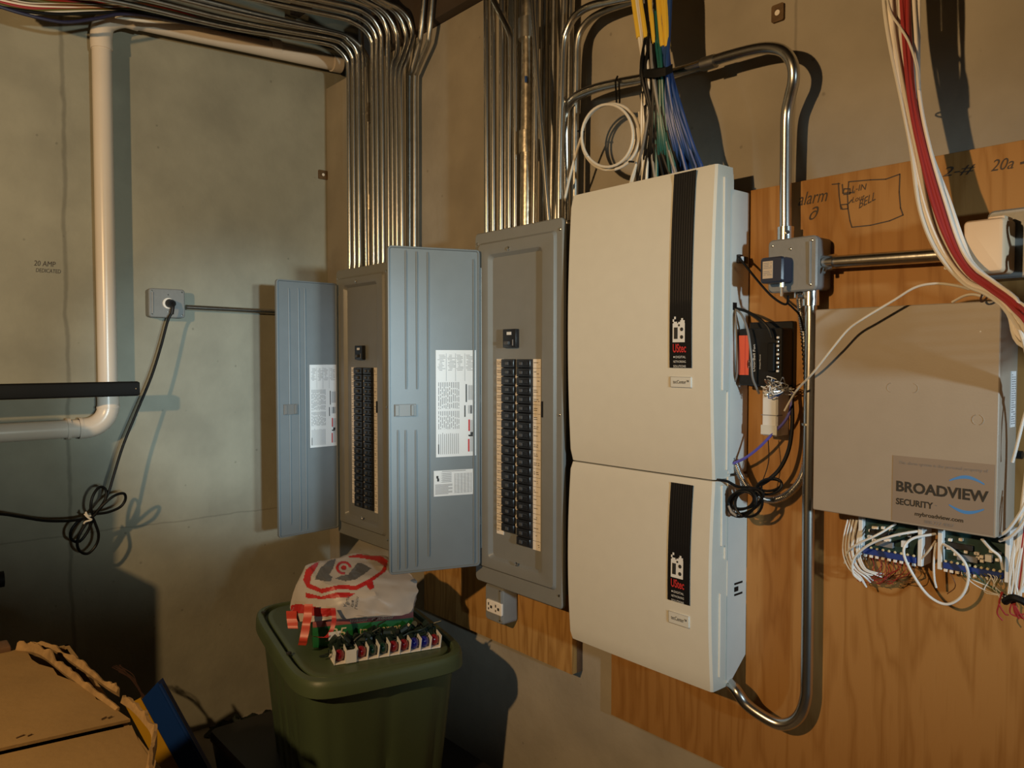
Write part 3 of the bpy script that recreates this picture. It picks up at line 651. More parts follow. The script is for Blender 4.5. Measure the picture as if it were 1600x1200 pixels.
cable([(1149, 482, -.075), (1160, 494, -.09), (1169, 520, -.095), (1174, 560, -.095), (1176, 590, -.09), (1186, 615, -.07)], .0024, 'greyc', 'grey wire hanging in front of the orange-red label')
cable([(1149, 483, -.075), (1151, 530, -.08), (1152, 580, -.08), (1149, 596, -.07)], .002, 'greyc', 'grey wire hanging along the cabinet side')

# black interface module
md = thing('interface_module', (2.06, -.02, 1.35), 'black interface module with an orange-red label and vertical white lettering', 'module')
def rectY(u0, v0, u1, v1, y): a = PY(u0, v0, y); b = PY(u1, v1, y); return min(a.x, b.x), max(a.x, b.x), min(a.z, b.z), max(a.z, b.z)
x0, x1, z0, z1 = rectY(1173, 504, 1240, 606, -.03); mb = MB(); plate(mb, 1.995, x1, z0, z1, [(0, -.0205), (0, -.032), (.002, -.034)], .004); obj('back_plate', mb, 'black', md)
x0, x1, z0, z1 = rectY(1155, 514, 1222, 604, -.072); x0 = max(x0, 1.99)
mb = MB(); plate(mb, x0, x1, z0, z1, [(0, -.032), (0, -.070), (.002, -.072)], .004); obj('housing', mb, 'black', md); MX0, MX1, MZ0, MZ1 = x0, x1, z0, z1
lw = .024; obj('orange_label', MB().box(x0, x0+lw, -.0731, -.0715, z0+.022, z1-.014), 'orange', md, label='orange-red label')
obj('orange_label_band', MB().box(x0+lw*.62, x0+lw*.7, -.0733, -.0716, z0+.022, z1-.014), 'strap', md)
tm = MB(); text(tm, 'DoorBell Fon', V((x0+.0395, -.0731, z0+.030)), V((0, 0, 1)), V((-1, 0, 0)), .056, .0055)
for r_ in (.010, .0062):
    for s_ in (-1, 1):
        cx = V((x0+.030, -.0731, z0+.045+s_*.0)); pts = [cx+V((s_*.0035-math.cos(a)*r_*.5, 0, math.sin(a)*r_)) for a in [math.radians(-60+12*i) for i in range(11)]]; tm.ribbon(pts, .0016, (0, 1, 0))
text(tm, 'interface', V((x0+.052, -.0731, z0+.035)), V((0, 0, 1)), V((-1, 0, 0)), .03, .003)
obj('lettering', tm, 'whitec', md)
for i in range(9):
    z = z1-.02-i*.0085; obj('terminal_pin', MB().box(x1-.011, x1-.006, -.077, -.071, z-.0022, z+.0022, .0006, 1), 'tin' if i % 2 else 'strip', md)
obj('connector_block', MB().box(x1-.03, x1-.014, -.080, -.071, z0+.03, z1-.03, .002, 1), 'blackm', md)

# white punch-down block
pb = thing('punchdown_block', (2.07, -.02, 1.26), 'narrow white wire terminal block below the black module', 'terminal block')
x0, x1, z0, z1 = rectY(1191, 592, 1214, 682, -.065)
mb = MB(); plate(mb, x0, x1, z0, z1, [(0, -.02), (0, -.062), (.003, -.066)], .003); obj('block', mb, 'whitec', pb)
obj('end_cap', MB().box(x0-.001, x1+.001, -.068, -.05, z0+.002, z0+.022, .001, 1), 'white_abs', pb)
obj('clip_line', MB().box(x0-.0005, x1+.0005, -.067, -.045, z0+.042, z0+.0435), 'ink', pb)
for i in range(6): obj('contact', MB().box(x0+.004+.004*(i % 2), x0+.007+.004*(i % 2), -.070, -.064, z1-.006-.006*i, z1-.003-.006*i), 'tin', pb)
rn = random.Random(11)
for i in range(14):
    c = (1212+rn.uniform(-8, 8), 604+rn.uniform(-9, 9)); a = [(1206+rn.uniform(-10, 8), 596+rn.uniform(-8, 10), -.07)]
    for j in range(3): a.append((c[0]+rn.uniform(-16, 16), c[1]+rn.uniform(-10, 12), -.07-rn.uniform(0, .02)))
    a.append((1236+rn.uniform(-8, 6), 610+rn.uniform(-8, 8), -.055))
    m = rn.choice(['whitec', 'greyc', 'whitec', 'blue', 'brown', 'tin']); nm = {'whitec': 'white', 'greyc': 'grey', 'blue': 'blue', 'brown': 'brown', 'tin': 'bare metal'}[m]
    cable(a, .0011, m, f'{nm} strand in the wire tangle atop the white terminal block', 'wire', 'tangled wire strands', 5, 6, 'wire_strand')
cable([(1238, 612, -.05), (1235, 640, -.055), (1225, 660, -.06), (1205, 680, -.066), (1185, 700, -.07), (1165, 715, -.072), (1146, 724, -.075)], .0030, 'purple', 'blue-violet cable sloping from the terminal block to the cabinet')
cable([(1237, 615, -.05), (1238, 660, -.055), (1233, 700, -.06), (1220, 730, -.07), (1203, 748, -.08), (1188, 758, -.085)], .0042, 'rubber', 'thick black cable curving down to the coiled black cord')
cable([(1200, 682, -.06), (1201, 720, -.065), (1192, 750, -.075), (1185, 762, -.085)], .001, 'rubber', 'thin black thread hanging below the terminal block')
# coiled black cord
def pxloop(c, a, b, rot, y0, dy, turns, n=26, ph=0):
    out = []
    for i in range(int(n*turns)+1):
        th = ph+2*math.pi*i/n; x = a*math.cos(th); z = b*math.sin(th); cr, sr = math.cos(rot), math.sin(rot)
        out.append(PY(c[0]+x*cr-z*sr, c[1]+x*sr+z*cr, y0+dy*math.sin(th*.5+ph)-.0006*i/n))
    return out
cc = thing('coiled_cord', (2.0, -.09, 1.1), 'black power cord coiled and tied below the terminal block beside the cabinet', 'cord')
pts = [PY(1124, 750, -.13), PY(1136, 752, -.115), PY(1152, 760, -.10), PY(1172, 762, -.095), PY(1187, 765, -.09)]
obj('lead', MB().tube(spl(pts), .0030, 8), 'rubber', cc)
for i, (c, a, b, r, y) in enumerate((((1165, 783), 28, 17, -.5, -.10), ((1160, 786), 24, 19, -.75, -.105), ((1168, 780), 26, 13, -.35, -.095), ((1170, 786), 22, 21, -.95, -.10), ((1158, 782), 20, 14, -.2, -.11), ((1203, 758), 18, 9, -.15, -.085), ((1202, 760), 20, 12, -.25, -.08))):
    obj('cord_loop', MB().tube(pxloop(c, a, b, r, y, .008, 1.0, ph=i), .0028, 8), 'rubber', cc)
obj('cord_tie', MB().tube(pxloop((1186, 766), 3.2, 9, .3, -.09, .012, 1.0), .0022, 6), 'blackm', cc)
obj('plug_end', MB().tube([PY(1151, 806, -.105), PY(1143, 800, -.105), PY(1139, 790, -.105)], .0035, 8), 'greyc', cc)

# ================================================================== alarm box
al = thing('alarm_box', (2.34, -.02, 1.107), 'beige metal alarm box with a security company sticker', 'alarm box')
ax0, ax1, az0, az1, ayf = 2.186, 2.497, 1.109, 1.490, -.113
obj('box_body', MB().box(ax0+.003, ax1-.002, -.108, -.02, az0+.003, az1-.003, .001), 'alarm', al)
mb = MB(); plate(mb, ax0, ax1, az0, az1, [(0, -.100), (0, -.1115), (.0015, -.113), (.004, -.113)], .003, 2); alc = obj('box_cover', mb, 'alarm', al)
def ringY(c, r, th, y, a0=0, a1=360, sx=1):
    return [V((c[0]+math.cos(math.radians(a))*r*sx, y, c[1]+math.sin(math.radians(a))*r)) for a in [a0+(a1-a0)*i/18 for i in range(19)]]
k1 = PY(1410, 606, ayf); k2 = PY(1528, 656, ayf)
obj('knockout_ring', MB().tube(ringY((k1.x-.018, k1.z), .008, 0, ayf, 100, 260), .0007, 6).tube(ringY((k1.x+.018, k1.z), .008, 0, ayf, -80, 80), .0007, 6), 'alarm', alc)
obj('knockout_ring', MB().tube(ringY((k2.x, k2.z), .0085, 0, ayf, 110, 250), .0008, 6).tube(ringY((k2.x, k2.z), .0085, 0, ayf, -70, 70), .0008, 6), 'alarm', alc)
obj('screw', MB().ball((PY(1532, 518, ayf).x, ayf, PY(1532, 518, ayf).z), .0016, (1, .5, 1), 1), 'paper', alc)
sx0, sx1, sz0, sz1 = 2.3345, 2.4935, 1.1125, 1.2275; yS = ayf-.0009
obj('sticker', MB().box(sx0, sx1, yS, ayf+.0005, sz0, sz1), 'stick', al, label='taupe security company sticker')
XD, ZD = V((1, 0, 0)), V((0, 0, 1)); yT = yS-.0004; SW = sx1-sx0; SH = sz1-sz0
def sp_(a, b): return V((sx0+SW*a, yT, sz1-SH*b))
tm = MB(); text(tm, 'BROADVIEW', sp_(.04, .545), XD, ZD, SW*.91, SH*.165, bold=.035); text(tm, 'SECURITY', sp_(.04, .745), XD, ZD, SW*.385, SH*.10, bold=.03)
text(tm, 'mybroadview.com', sp_(.24, .895), XD, ZD, SW*.48, SH*.08, bold=.02)
obj('sticker_lettering', tm, 'inkblack', al)
tm = MB(); text(tm, 'This alarm system is the personal property of', sp_(.06, .135), XD, ZD, SW*.88, SH*.06); text(tm, '800.227.4807', sp_(.34, .97), XD, ZD, SW*.29, SH*.05)
text(tm, '\u2122', sp_(.44, .69), XD, ZD, SW*.02)
obj('sticker_small_print', tm, 'ink', al)
ab = MB()
for sgn, cz in ((1, .235), (-1, .61)):
    o_ = []; i_ = []
    for i in range(15):
        q = i/14; a = .58+.33*q; s = math.sin(math.pi*q); o_.append(sp_(a, cz+.045-sgn*.09*s)); i_.append(sp_(a, cz+.045-sgn*(.09*s-.02-.028*s)))
    ab.add(o_+i_, [(i, i+1, 15+i+1, 15+i) for i in range(14)])
obj('sticker_blue_arcs', ab, 'bluearc', al)
p = PX(1583, 580, ax1-.001); q = PX(1578, 668, ax1-.001)
obj('side_label', MB().box(ax1-.003, ax1-.0008, p.y-.008, p.y+.015, q.z, p.z), 'paper', al)
sm = MB(); rn = random.Random(4); dprint(sm, lambda a, b: V((ax1-.0004, a, b)), p.y-.006, p.y+.013, q.z+.004, p.z-.004, 22, rn, False, .85, .0007); obj('side_label_print', sm, 'ink', al)
obj('lock_knob', MB().cyl(PX(1585, 710, ax1-.002), PX(1585, 710, ax1-.002)+V((.012, 0, 0)), .007, 12), 'black', al)

# zone boards under the alarm box
def board(label, c, n):
    (uA, vA), (uB, vB), (uC, vC) = c; y = -.05
    A = PY(uA, vA, y); B = PY(uB, vB, y); C = PY(uC, vC, y); t = thing('zone_board', (A.x, y, C.z), label, 'circuit board')
    x0, x1, z1, z0 = A.x, B.x, A.z+.03, C.z
    obj('circuit_board', MB().box(x0, x1, y, y+.003, z0, z1), 'pcb', t)
    for x in (x0, x1): obj('bracket', MB().box(x-.004, x+.004, y-.012, -.021, z0-.004, z1, .001, 1), 'whitec', t)
    obj('terminal_strip', MB().box(x0+.006, x1-.006, y-.014, y, z0, z0+.011, .001, 1), 'term', t)
    for i in range(n):
        x = x0+.010+(x1-x0-.02)*i/(n-1); obj('terminal_screw', TS, 'gold', t, loc=(x, y-.012, z0+.013)); obj('terminal_clamp', TC, 'strip', t, loc=(x, y-.010, z0-.003))
    rn = random.Random(n)
    obj('chip', MB().box(x0+.014, x0+.05, y-.006, y, z0+.036, z0+.046, .0006, 1), 'chip', t); obj('chip', MB().box(x0+.026, x0+.058, y-.008, y, z0+.018, z0+.028, .0006, 1), 'ink', t)
    obj('connector', MB().box(x1-.034, x1-.024, y-.009, y, z0+.024, z0+.036, .0006, 1), 'paper', t)
    for i in range(16): 
        x = rn.uniform(x0+.01, x1-.012); z = rn.uniform(z0+.018, z0+.055); obj('component', TC, rn.choice(['strip', 'ink', 'tin']), t, loc=(x, y-.003, z))
    return t
TS = MB().ball((0, 0, 0), .0028, (1, .6, 1), 1).mesh('terminal_screw'); TC = MB().box(-.003, .003, -.003, .003, -.0025, .0025, .0006, 1).mesh('terminal_clamp')
bpA = board('left one of two circuit boards with blue terminals under the alarm box', ((1349, 812), (1442, 833), (1442, 880)), 9)
bpB = board('right one of two circuit boards with blue terminals under the alarm box', ((1473, 838), (1578, 858), (1578, 905)), 10)

# wires hanging under the alarm box
GW = 'white wires hanging under the alarm box'
def hang(px, m='whitec', r=.0019, lab=None, grp=GW): cable(px, r, m, lab, 'wire', grp, 8, 8, 'hanging_wire')
hang([(1462, 834, -.05), (1425, 842, -.075), (1412, 862, -.085), (1425, 895, -.08), (1450, 930, -.075), (1478, 944, -.07), (1502, 932, -.07), (1513, 905, -.07), (1508, 880, -.075), (1490, 860, -.07), (1474, 850, -.06)], lab='large white wire loop hanging between the two circuit boards', r=.0024)
hang([(1448, 828, -.05), (1400, 836, -.08), (1360, 850, -.085), (1335, 872, -.08), (1333, 895, -.075), (1345, 908, -.07)], lab='white wire crossing the left circuit board in an arc', r=.0024)
hang([(1400, 818, -.06), (1370, 836, -.08), (1340, 850, -.08), (1325, 862, -.07), (1320, 880, -.06)], lab='white wire slanting over the left edge of the left circuit board', r=.0022)
hang([(1534, 842, -.07), (1548, 858, -.08), (1562, 870, -.08), (1567, 890, -.075)], lab='short white wire curving over the right circuit board', r=.0024)
hang([(1462, 848, -.05), (1459, 880, -.06), (1460, 905, -.06), (1463, 918, -.055)], lab='white wire hanging straight between the boards', r=.002)
hang([(1462, 845, -.05), (1450, 862, -.06), (1437, 876, -.06)], m='tan', lab='tan wire stub between the two boards')
rn = random.Random(21)
for i in range(9):
    s = 1322+i*3+rn.uniform(-2, 2); e = (1352+i*4+rn.uniform(-5, 5), 915-i*3+rn.uniform(-4, 6))
    hang([(s+4, 812, -.05), (s-2, 838, -.06), (s-3, 865, -.07), (s+6, 888, -.075), ((s+e[0])/2+6, 903-i, -.07), (e[0], e[1], -.06)], lab='white wire of the looped bunch left of the left circuit board', grp='looped bunch of white wires', r=.0016)
for i in range(5):
    s = 1330+i*4; hang([(s, 810, -.04), (s-4, 835, -.045), (s+2, 858, -.05), (s+8, 875, -.05)], m='tan', lab='tan wire behind the looped white bunch', grp='tan wires under the alarm box', r=.0018)
for i in range(18):
    u = 1358+i*4.2; hang([(u, 868+i*.9, -.06), (u+rn.uniform(-8, 6), 888+rn.uniform(-4, 8), -.07), (u-12+rn.uniform(-14, 10), 902+rn.uniform(-5, 10), -.06), (1368+rn.uniform(-10, 40), 903+rn.uniform(-6, 12), -.055)], m=rn.choice(['redc', 'brown', 'brown']), r=.0007, lab='fine reddish wire below the left circuit board', grp='fine reddish wires below the boards')
for i in range(12):
    u = 1505+i*5; hang([(u, 888+i*1.1, -.06), (u+4+rn.uniform(-3, 5), 902+rn.uniform(-3, 4), -.07), (1545+rn.uniform(-16, 12), 918+rn.uniform(-6, 6), -.07), (1572+rn.uniform(-8, 8), 936+rn.uniform(-6, 8), -.07)], m=rn.choice(['whitec', 'teal', 'olive', 'whitec']), r=.0009, lab='fine wire fanning out below the right circuit board', grp='fine wires below the right board')
for i in range(8):
    u = 1560+rn.uniform(0, 34); hang([(u, 925, -.075), (u-4+rn.uniform(-6, 6), 942, -.085), (u+rn.uniform(-8, 8), 958, -.08), (u+rn.uniform(-4, 14), 966+rn.uniform(-8, 4), -.075)], m='redc', r=.0013, lab='red wire end in the bunch at the lower right', grp='red wire ends at the lower right')
hang([(1478, 888, -.06), (1490, 905, -.065), (1492, 918, -.06), (1480, 928, -.055)], m='brown', r=.0008, lab='single brown wire curl below the right circuit board', grp=None)
cable([(1570, 940, -.085), (1582, 934, -.095), (1596, 938, -.095), (1606, 944, -.09)], .006, 'blackm', 'black tape wrap around the wires at the lower right edge', 'tape')

# ================================================================== grey box and cream power adapter at the right edge
gb = thing('receptacle_box', (2.52, -.02, 1.53), 'grey receptacle box at the right edge behind the cream adapter', 'outlet box')
x0, x1, z0, z1 = 2.462, 2.60, 1.528, 1.640
mb = MB(); plate(mb, x0, x1, z0, z1, [(0, -.0205), (0, -.072), (.003, -.075), (.006, -.075)], .010); obj('body', mb, 'jb', gb)
for z in (1.609, 1.556):
    c = PY(1590, 558-(z-1.4)*1040, -.1); cx = 2.560
    pg = thing('black_plug', (cx, -.075, z-.02), 'round black plug in the grey box, '+('upper one' if z > 1.58 else 'lower one'), 'plug', 'round black plugs in the grey box')
    obj('plug_body', MB().cyl((cx, -.0755, z), (cx, -.125, z), .023, 20, .019), 'black', pg); obj('plug_cord', MB().tube(spl([(cx, -.122, z), (cx+.01, -.145, z-.005), (cx+.04, -.15, z-.03), (cx+.09, -.12, z-.08)]), .005, 10), 'rubber', pg)
ad = thing('power_adapter', (2.475, -.075, 1.534), 'cream plug-in power adapter at the right edge above the alarm box', 'power adapter')
mb = MB(); plate(mb, 2.4445, 2.5045, 1.534, 1.620, [(.002, -.076), (0, -.080), (0, -.124), (.003, -.129), (.007, -.130)], .007); obj('adapter_body', mb, 'adapter', ad)
obj('adapter_step', MB().box(2.478, 2.502, -.122, -.082, 1.617, 1.6235, .002), 'adapter', ad)

# ================================================================== right cable bundle
BX = [(1404, -130), (1408, -12), (1412, 60), (1422, 155), (1440, 240), (1460, 320), (1484, 385), (1513, 428), (1548, 452), (1582, 478), (1612, 525)]
rn = random.Random(31)
GB = 'white and red cables of the bundle dropping past the adapter'
for i in range(26):
    red = i in (12, 13, 14, 16, 17, 18)
    off = -19+38*i/25; dy = rn.uniform(-.026, -.012) if red else rn.uniform(-.024, .012)
    px = []
    tw = rn.uniform(-3, 3)
    for j, (u, v) in enumerate(BX):
        wv = [1.5, 1.35, 1.15, .80, .9, 1.25, 1.05, .8, .62, .75, 1.0][j]; o = off*wv+tw*math.sin(j*1.3+i)
        nx, ny = (1, -.1) if j < 5 else ((.93, -.35) if j < 7 else (.5, -.86))
        px.append((u+o*nx, v+o*ny, -.125+dy-(.02 if j == 7 else 0)-(.045 if j == 8 else 0)-(.075 if j == 9 else 0)-(.10 if j > 9 else 0)))
    if i % 3 == 0: px += [(1616+off*.2, 640, -.1), (1604+off*.4, 800, -.085), (1588+off*.5, 925, -.08)]
    m = 'redc' if red else rn.choice(['white', 'white', 'strip'])
    tail = [] if i % 3 == 0 else [V((2.68+.002*i, -.27+dy, 1.435+.004*(i-12)*.6)), V((2.80, -.31+dy, 1.44+.0045*(i-12))), V((3.05, -.30+dy, 1.45+.004*(i-12))), V((3.4, -.25+dy, 1.47))]  # unseen run added beyond the frame, bent outwards to shade the alarm box
    cable(px, (.0034 if red else .0032), m, ('red' if red else 'white')+' cable in the bundle dropping from the ceiling at the right', 'cable', ('red' if red else 'white')+' cables of the right bundle', 6, 8, tail=tail)
cable([(1384, -12, -.15), (1392, 20, -.152), (1406, 42, -.155), (1420, 66, -.158), (1431, 100, -.155), (1436, 140, -.15)], .002, 'white', 'thin white wire twisting across the front of the right cable bundle')
tp = PY(1423, 158, -.132)
obj('cable_tie', MB().tube(pxloop((1424, 158), 15, 4.5, -.12, -.132, .025, 1), .0016, 6), 'strip', label='pale cable tie round the right cable bundle', cat='cable tie')
obj('cable_tie', MB().tube(pxloop((1543, 455), 5, 19, .55, -.145, .02, 1), .0016, 6), 'twig', label='dark twist tie round the cables above the alarm box', cat='cable tie')
obj('cable_tie', MB().tube(pxloop((1490, 412), 16, 4, -.5, -.14, .02, 1), .0012, 6), 'white', label='pale cable tie beside the cream adapter', cat='cable tie')
cable([(1515, 452, -.14), (1492, 446, -.15), (1462, 443, -.155), (1430, 449, -.155), (1395, 470, -.155), (1350, 497, -.155), (1325, 515, -.15), (1300, 545, -.145), (1270, 583, -.13), (1248, 606, -.10), (1236, 624, -.075), (1226, 642, -.07)], .0021, 'white', 'single white wire arching from the right bundle across the alarm box to the terminal block')
cable([(1488, 472, -.09), (1505, 463, -.1), (1520, 460, -.11), (1535, 463, -.12)], .0022, 'white', 'short white cable stub above the alarm box')
for i, px in enumerate(([(1610, 620, -.10), (1598, 660, -.105), (1588, 700, -.105), (1582, 722, -.10)], [(1610, 770, -.1), (1595, 800, -.105), (1575, 828, -.1), (1560, 838, -.09)], [(1612, 780, -.1), (1600, 815, -.1), (1580, 838, -.095), (1562, 845, -.085)])):
    cable(px, .0026, 'whitec', ('white cable curving into the side of the alarm box', 'white cable curving under the lower right corner of the alarm box', 'lower white cable curving under the corner of the alarm box')[i])
for i in range(9):
    u = 1580+i*3.4; hang([(u+6, 830, -.08), (u+rn.uniform(-4, 5), 870, -.085), (u-5+rn.uniform(-4, 4), 905, -.085), (1580+rn.uniform(-8, 14), 936, -.085)], r=.0019, lab='white wire gathered into the black tape at the lower right', grp='white wires gathered at the lower right')

# ================================================================== centre cables into the tall cabinet
rn = random.Random(41)
ORD = 'first second third fourth fifth sixth seventh eighth ninth tenth eleventh twelfth'.split()
def drop(name_, m, tops, sl, bot, r, i, sleeve=None, lab=None):
    (ut, vt), (us, vs), (ub, vb) = tops, sl, bot
    yb = rn.uniform(-.118, -.075)
    px = [(ut-3, vt-150, -.12), (ut, vt-30, -.125), (ut, vt, -.13), (ut+(us-ut)*.55, vt+(vs-vt)*.55, -.14), (us, vs, -.145+rn.uniform(-.014, .014)), (us+(ub-us)*.30+rn.uniform(-3, 3), vs+(vb-vs)*.4, -.14), (us+(ub-us)*.72, vs+(vb-vs)*.78, -.12), (ub, vb, yb)]
    pts = spl([PY(*p) for p in px], 8); pts.append(pts[-1]+V((0, 0, -.05)))
    o = obj('network_cable', MB().tube(pts, r, 8), m, label=lab, cat='cable', group=name_)
    if sleeve:
        q = [p for p in pts if sleeve[0] <= proj_v(p) <= sleeve[1]]
        if len(q) > 1: obj('marker_sleeve', MB().tube(q, r*1.7, 10), 'yellow', o, label='yellow marker sleeve')
def proj_v(p): d = p-CAM; return 600-FPX*d.dot(UP)/d.dot(FW)
for i in range(12): drop('blue cables into the tall cabinet', 'blue', (1030+rn.uniform(-4, 20), -5), (1036+i*1.1, 112), (1052+i*4.0, 268-i*.7+rn.uniform(-2, 3)), .0042, i, (-140, 72+rn.uniform(0, 8)) if i in (3, 7, 10) else None, ORD[i]+' blue network cable from the left where they enter the tall cream cabinet')
for i in range(8): drop('teal cables into the tall cabinet', 'teal', (1012+rn.uniform(-6, 18), -5), (1026+i*1.2, 112), (1026+i*4.2, 278-i*1.2), .0040, i, (-140, 74) if i in (2,) else None, ORD[i]+' dark teal cable from the left where they enter the tall cream cabinet')
for i in range(4): drop('white cables into the tall cabinet', 'white', (990+i*4, -5), (1006+i*3.6, 112), (1004+i*2, 282), .0038, i, (-140, 66) if i in (0, 3) else None, ORD[i]+' white cable from the left in the strapped bunch above the tall cabinet')
for i in range(14): drop('black cables into the tall cabinet', 'rubber' if i % 6 else 'greyc', (1000+rn.uniform(0, 30), -5), (1018+rn.uniform(-16, 16), 112), (994+i*5+rn.uniform(-4, 4), 284-i*1.1), .0046, i, None, 'dark cable in the strapped bunch above the tall cream cabinet')
st = MB(); ring = [PY(u, v, y) for u, v, y in ((999, 114, -.15), (1010, 115, -.172), (1025, 115, -.176), (1040, 112, -.172), (1051, 107, -.15), (1051, 106, -.12), (1025, 110, -.11), (1000, 113, -.12))]
st.loft([[p+V((0, 0, -.0085)) for p in ring], [p+V((0, 0, .0085)) for p in ring]], True, True)
obj('hook_and_loop_strap', st, 'blackm', label='black strap round the bunch of cables above the tall cabinet', cat='strap')
# white coil hung from the conduit
wc = thing('coaxial_coil', (1.6, -.1, 1.79), 'coil of white cable hanging from the long conduit by a black tie', 'cable')
for i, (c, a, b, r) in enumerate((((951, 213), 42, 50, .1), ((954, 214), 45, 52, .18), ((949, 212), 40, 49, .05))):
    obj('coil_turn', MB().tube(pxloop(c, a, b, r, -.115-.006*i, .006, 1, 40, ph=1.2*i), .0034, 8), 'white', wc)
obj('cable_tail', MB().tube(spl([PY(908, 215, -.11), PY(900, 240, -.105), (PY(892, 270, -.10)), PY(885, 300, -.09), PY(880, 325, -.085), PY(879, 345, -.08)]), .0034, 8), 'white', wc)
obj('cable_tail', MB().tube(spl([PY(999, 175, -.12), PY(1001, 215, -.12), PY(996, 250, -.115), PY(988, 275, -.11), PY(984, 290, -.10)]), .0034, 8), 'white', wc)
obj('cable_tail', MB().tube(spl([PY(996, 200, -.12), PY(999, 235, -.118), PY(993, 262, -.112), PY(988, 290, -.10)]), .0034, 8), 'white', wc)
obj('hanging_tie', MB().tube(spl([PY(965, 119, -.095), PY(962, 128, -.102), PY(963, 150, -.115), PY(964, 165, -.122), PY(968, 160, -.115), PY(967.5, 140, -.102), PY(967, 124, -.1)]), .0022, 6), 'blackm', wc)
for u, v in ((908, 205), (985, 252)): obj('coil_tie', MB().tube([PY(u-5, v, -.126), PY(u+1, v+.5, -.132), PY(u+6, v+1, -.126)], .0022, 6), 'blackm', wc)

# ================================================================== GFCI outlet under the nearer panel
go = thing('outlet_box', (1.21, -.042, .625), 'grey outlet box with an ivory receptacle under the nearer breaker panel', 'outlet')
gx0, gx1, gz0, gz1 = 1.163, 1.247, .627, .738
mb = MB(); plate(mb, gx0, gx1, gz0, gz1, [(.004, -.0425), (0, -.046), (0, -.092), (.004, -.098), (.008, -.098)], .012); obj('body', mb, 'jb', go)
obj('edge_ridge', MB().tube([(gx1-.008, -.098, gz0+.014), (gx1-.008, -.099, gz1-.012)], .0035, 8), 'jb', go)
px = [PY(u, v, -.1) for u, v in ((761, 937), (785, 944), (785, 962), (761, 954))]
mb = MB(); plate(mb, px[0].x, px[1].x, min(p.z for p in px), max(p.z for p in px), [(0, -.097), (0, -.102), (.002, -.1035)], .004, 3); obj('receptacle', mb, 'strip', go)
ho = MB(); zc = (px[0].z+px[2].z)/2; L = px[1].x-px[0].x
for sx in (.28, .74):
    xc = px[0].x+L*sx
    for dx, dz, w_, h_ in ((-.008, .007, .002, .004), (-.008, -.007, .002, .003), (.004, 0, .004, .004)): ho.box(xc+dx-w_, xc+dx+w_, -.1042, -.1034, zc+dz-h_, zc+dz+h_)
obj('receptacle_slots', ho, 'inkblack', go)
for z in (gz0+.012, gz1-.012): obj('screw', MB().ball((gx1-.014, -.099, z), .003, (1, .6, 1), 1), 'zinc', go)

# ================================================================== left wall outlet and cord
lo = thing('outlet_box', (0, -.65, 1.537), 'grey square outlet box with a round receptacle on the left wall', 'outlet')
mb = MB(); plate(mb, -.711, -.590, 1.540, 1.642, [(.004, .0005), (.002, .004), (.002, .044), (0, .045), (0, .051), (.003, .054), (.006, .054)], .010, ax='x'); obj('body', mb, 'jb', lo)
obj('edge_ridge', MB().tube([(.054, -.699, 1.555), (.0545, -.699, 1.628)], .0032, 8), 'jb', lo)
pc = PX(263, 474, .056)
obj('receptacle', MB().cyl((.053, pc.y, pc.z), (.058, pc.y, pc.z), .019, 20), 'strip', lo)
for y, z in ((-.701, 1.632), (-.6, 1.632), (-.701, 1.55), (-.6, 1.55), (pc.y, pc.z+.03), (pc.y, pc.z-.03)): obj('screw', MB().ball((.0545, y, z), .003, (.6, 1, 1), 1), 'zinc', lo)
lc2 = conduit([PX(291, 480, .022), PX(360, 483.5, .022), PX(445, 488, .022), PX(500, 491, .022)], .0095, 'thin conduit running from the left wall outlet behind the corner panel door', None, 'emt', 3)
lc3 = None
pc2 = thing('extension_cord', (.08, -.65, .75), 'black power cord plugged into the left wall outlet, bundled with a twist tie', 'cord')
obj('plug', MB().cyl((.058, pc.y+.004, pc.z), (.085, pc.y+.006, pc.z-.002), .016, 16, .012).tube(spl([(.080, pc.y+.006, pc.z), (.094, pc.y+.004, pc.z-.012), (.094, pc.y, pc.z-.04)]), .006, 10), 'black', pc2)
def cx(u, v, x): return PX(u, v, x)
obj('cord', MB().tube(spl([V((.094, pc.y, pc.z-.035)), cx(262, 502, .092), cx(251, 543, .096), cx(236, 590, .105), cx(213, 645, .118), cx(192, 697, .13), cx(177, 745, .14), cx(170, 768, .145), cx(160, 788, .15), cx(146, 805, .155)]), .0045, 10), 'rubber', pc2)
obj('cord', MB().tube(spl([cx(143, 806, .155), cx(128, 811, .17), cx(105, 814, .19), cx(70, 813.5, .21), cx(35, 808, .23), cx(0, 803, .25), cx(-60, 800, .28)]), .0045, 10), 'rubber', pc2)
def xloop(px, xx): return spl([cx(u, v, xx+.01*math.sin(i)) for i, (u, v) in enumerate(px)], 8)
for px, xx in (([(146, 806), (142, 795), (144, 778), (152, 764), (160, 761), (166, 768), (163, 785), (152, 800), (144, 808)], .16), ([(148, 805), (160, 790), (178, 775), (193, 771), (196, 780), (188, 792), (170, 800), (152, 803)], .165),
               ([(140, 808), (122, 815), (111, 830), (112, 843), (124, 846), (136, 832), (145, 812)], .155), ([(143, 808), (130, 825), (121, 845), (124, 860), (137, 865), (150, 852), (154, 835), (148, 816), (144, 808)], .15)):
    obj('cord_loop', MB().tube(xloop(px, xx), .0045, 10), 'rubber', pc2)
obj('twist_tie', MB().tube(spl([cx(132, 803, .165), cx(138, 809, .172), (cx(143, 812, .172)), cx(134, 815, .165), cx(131, 818, .16)]), .003, 6).tube(spl([cx(134, 800, .165), cx(137, 806, .172), cx(142, 806, .17)]), .003, 6), 'white', pc2)

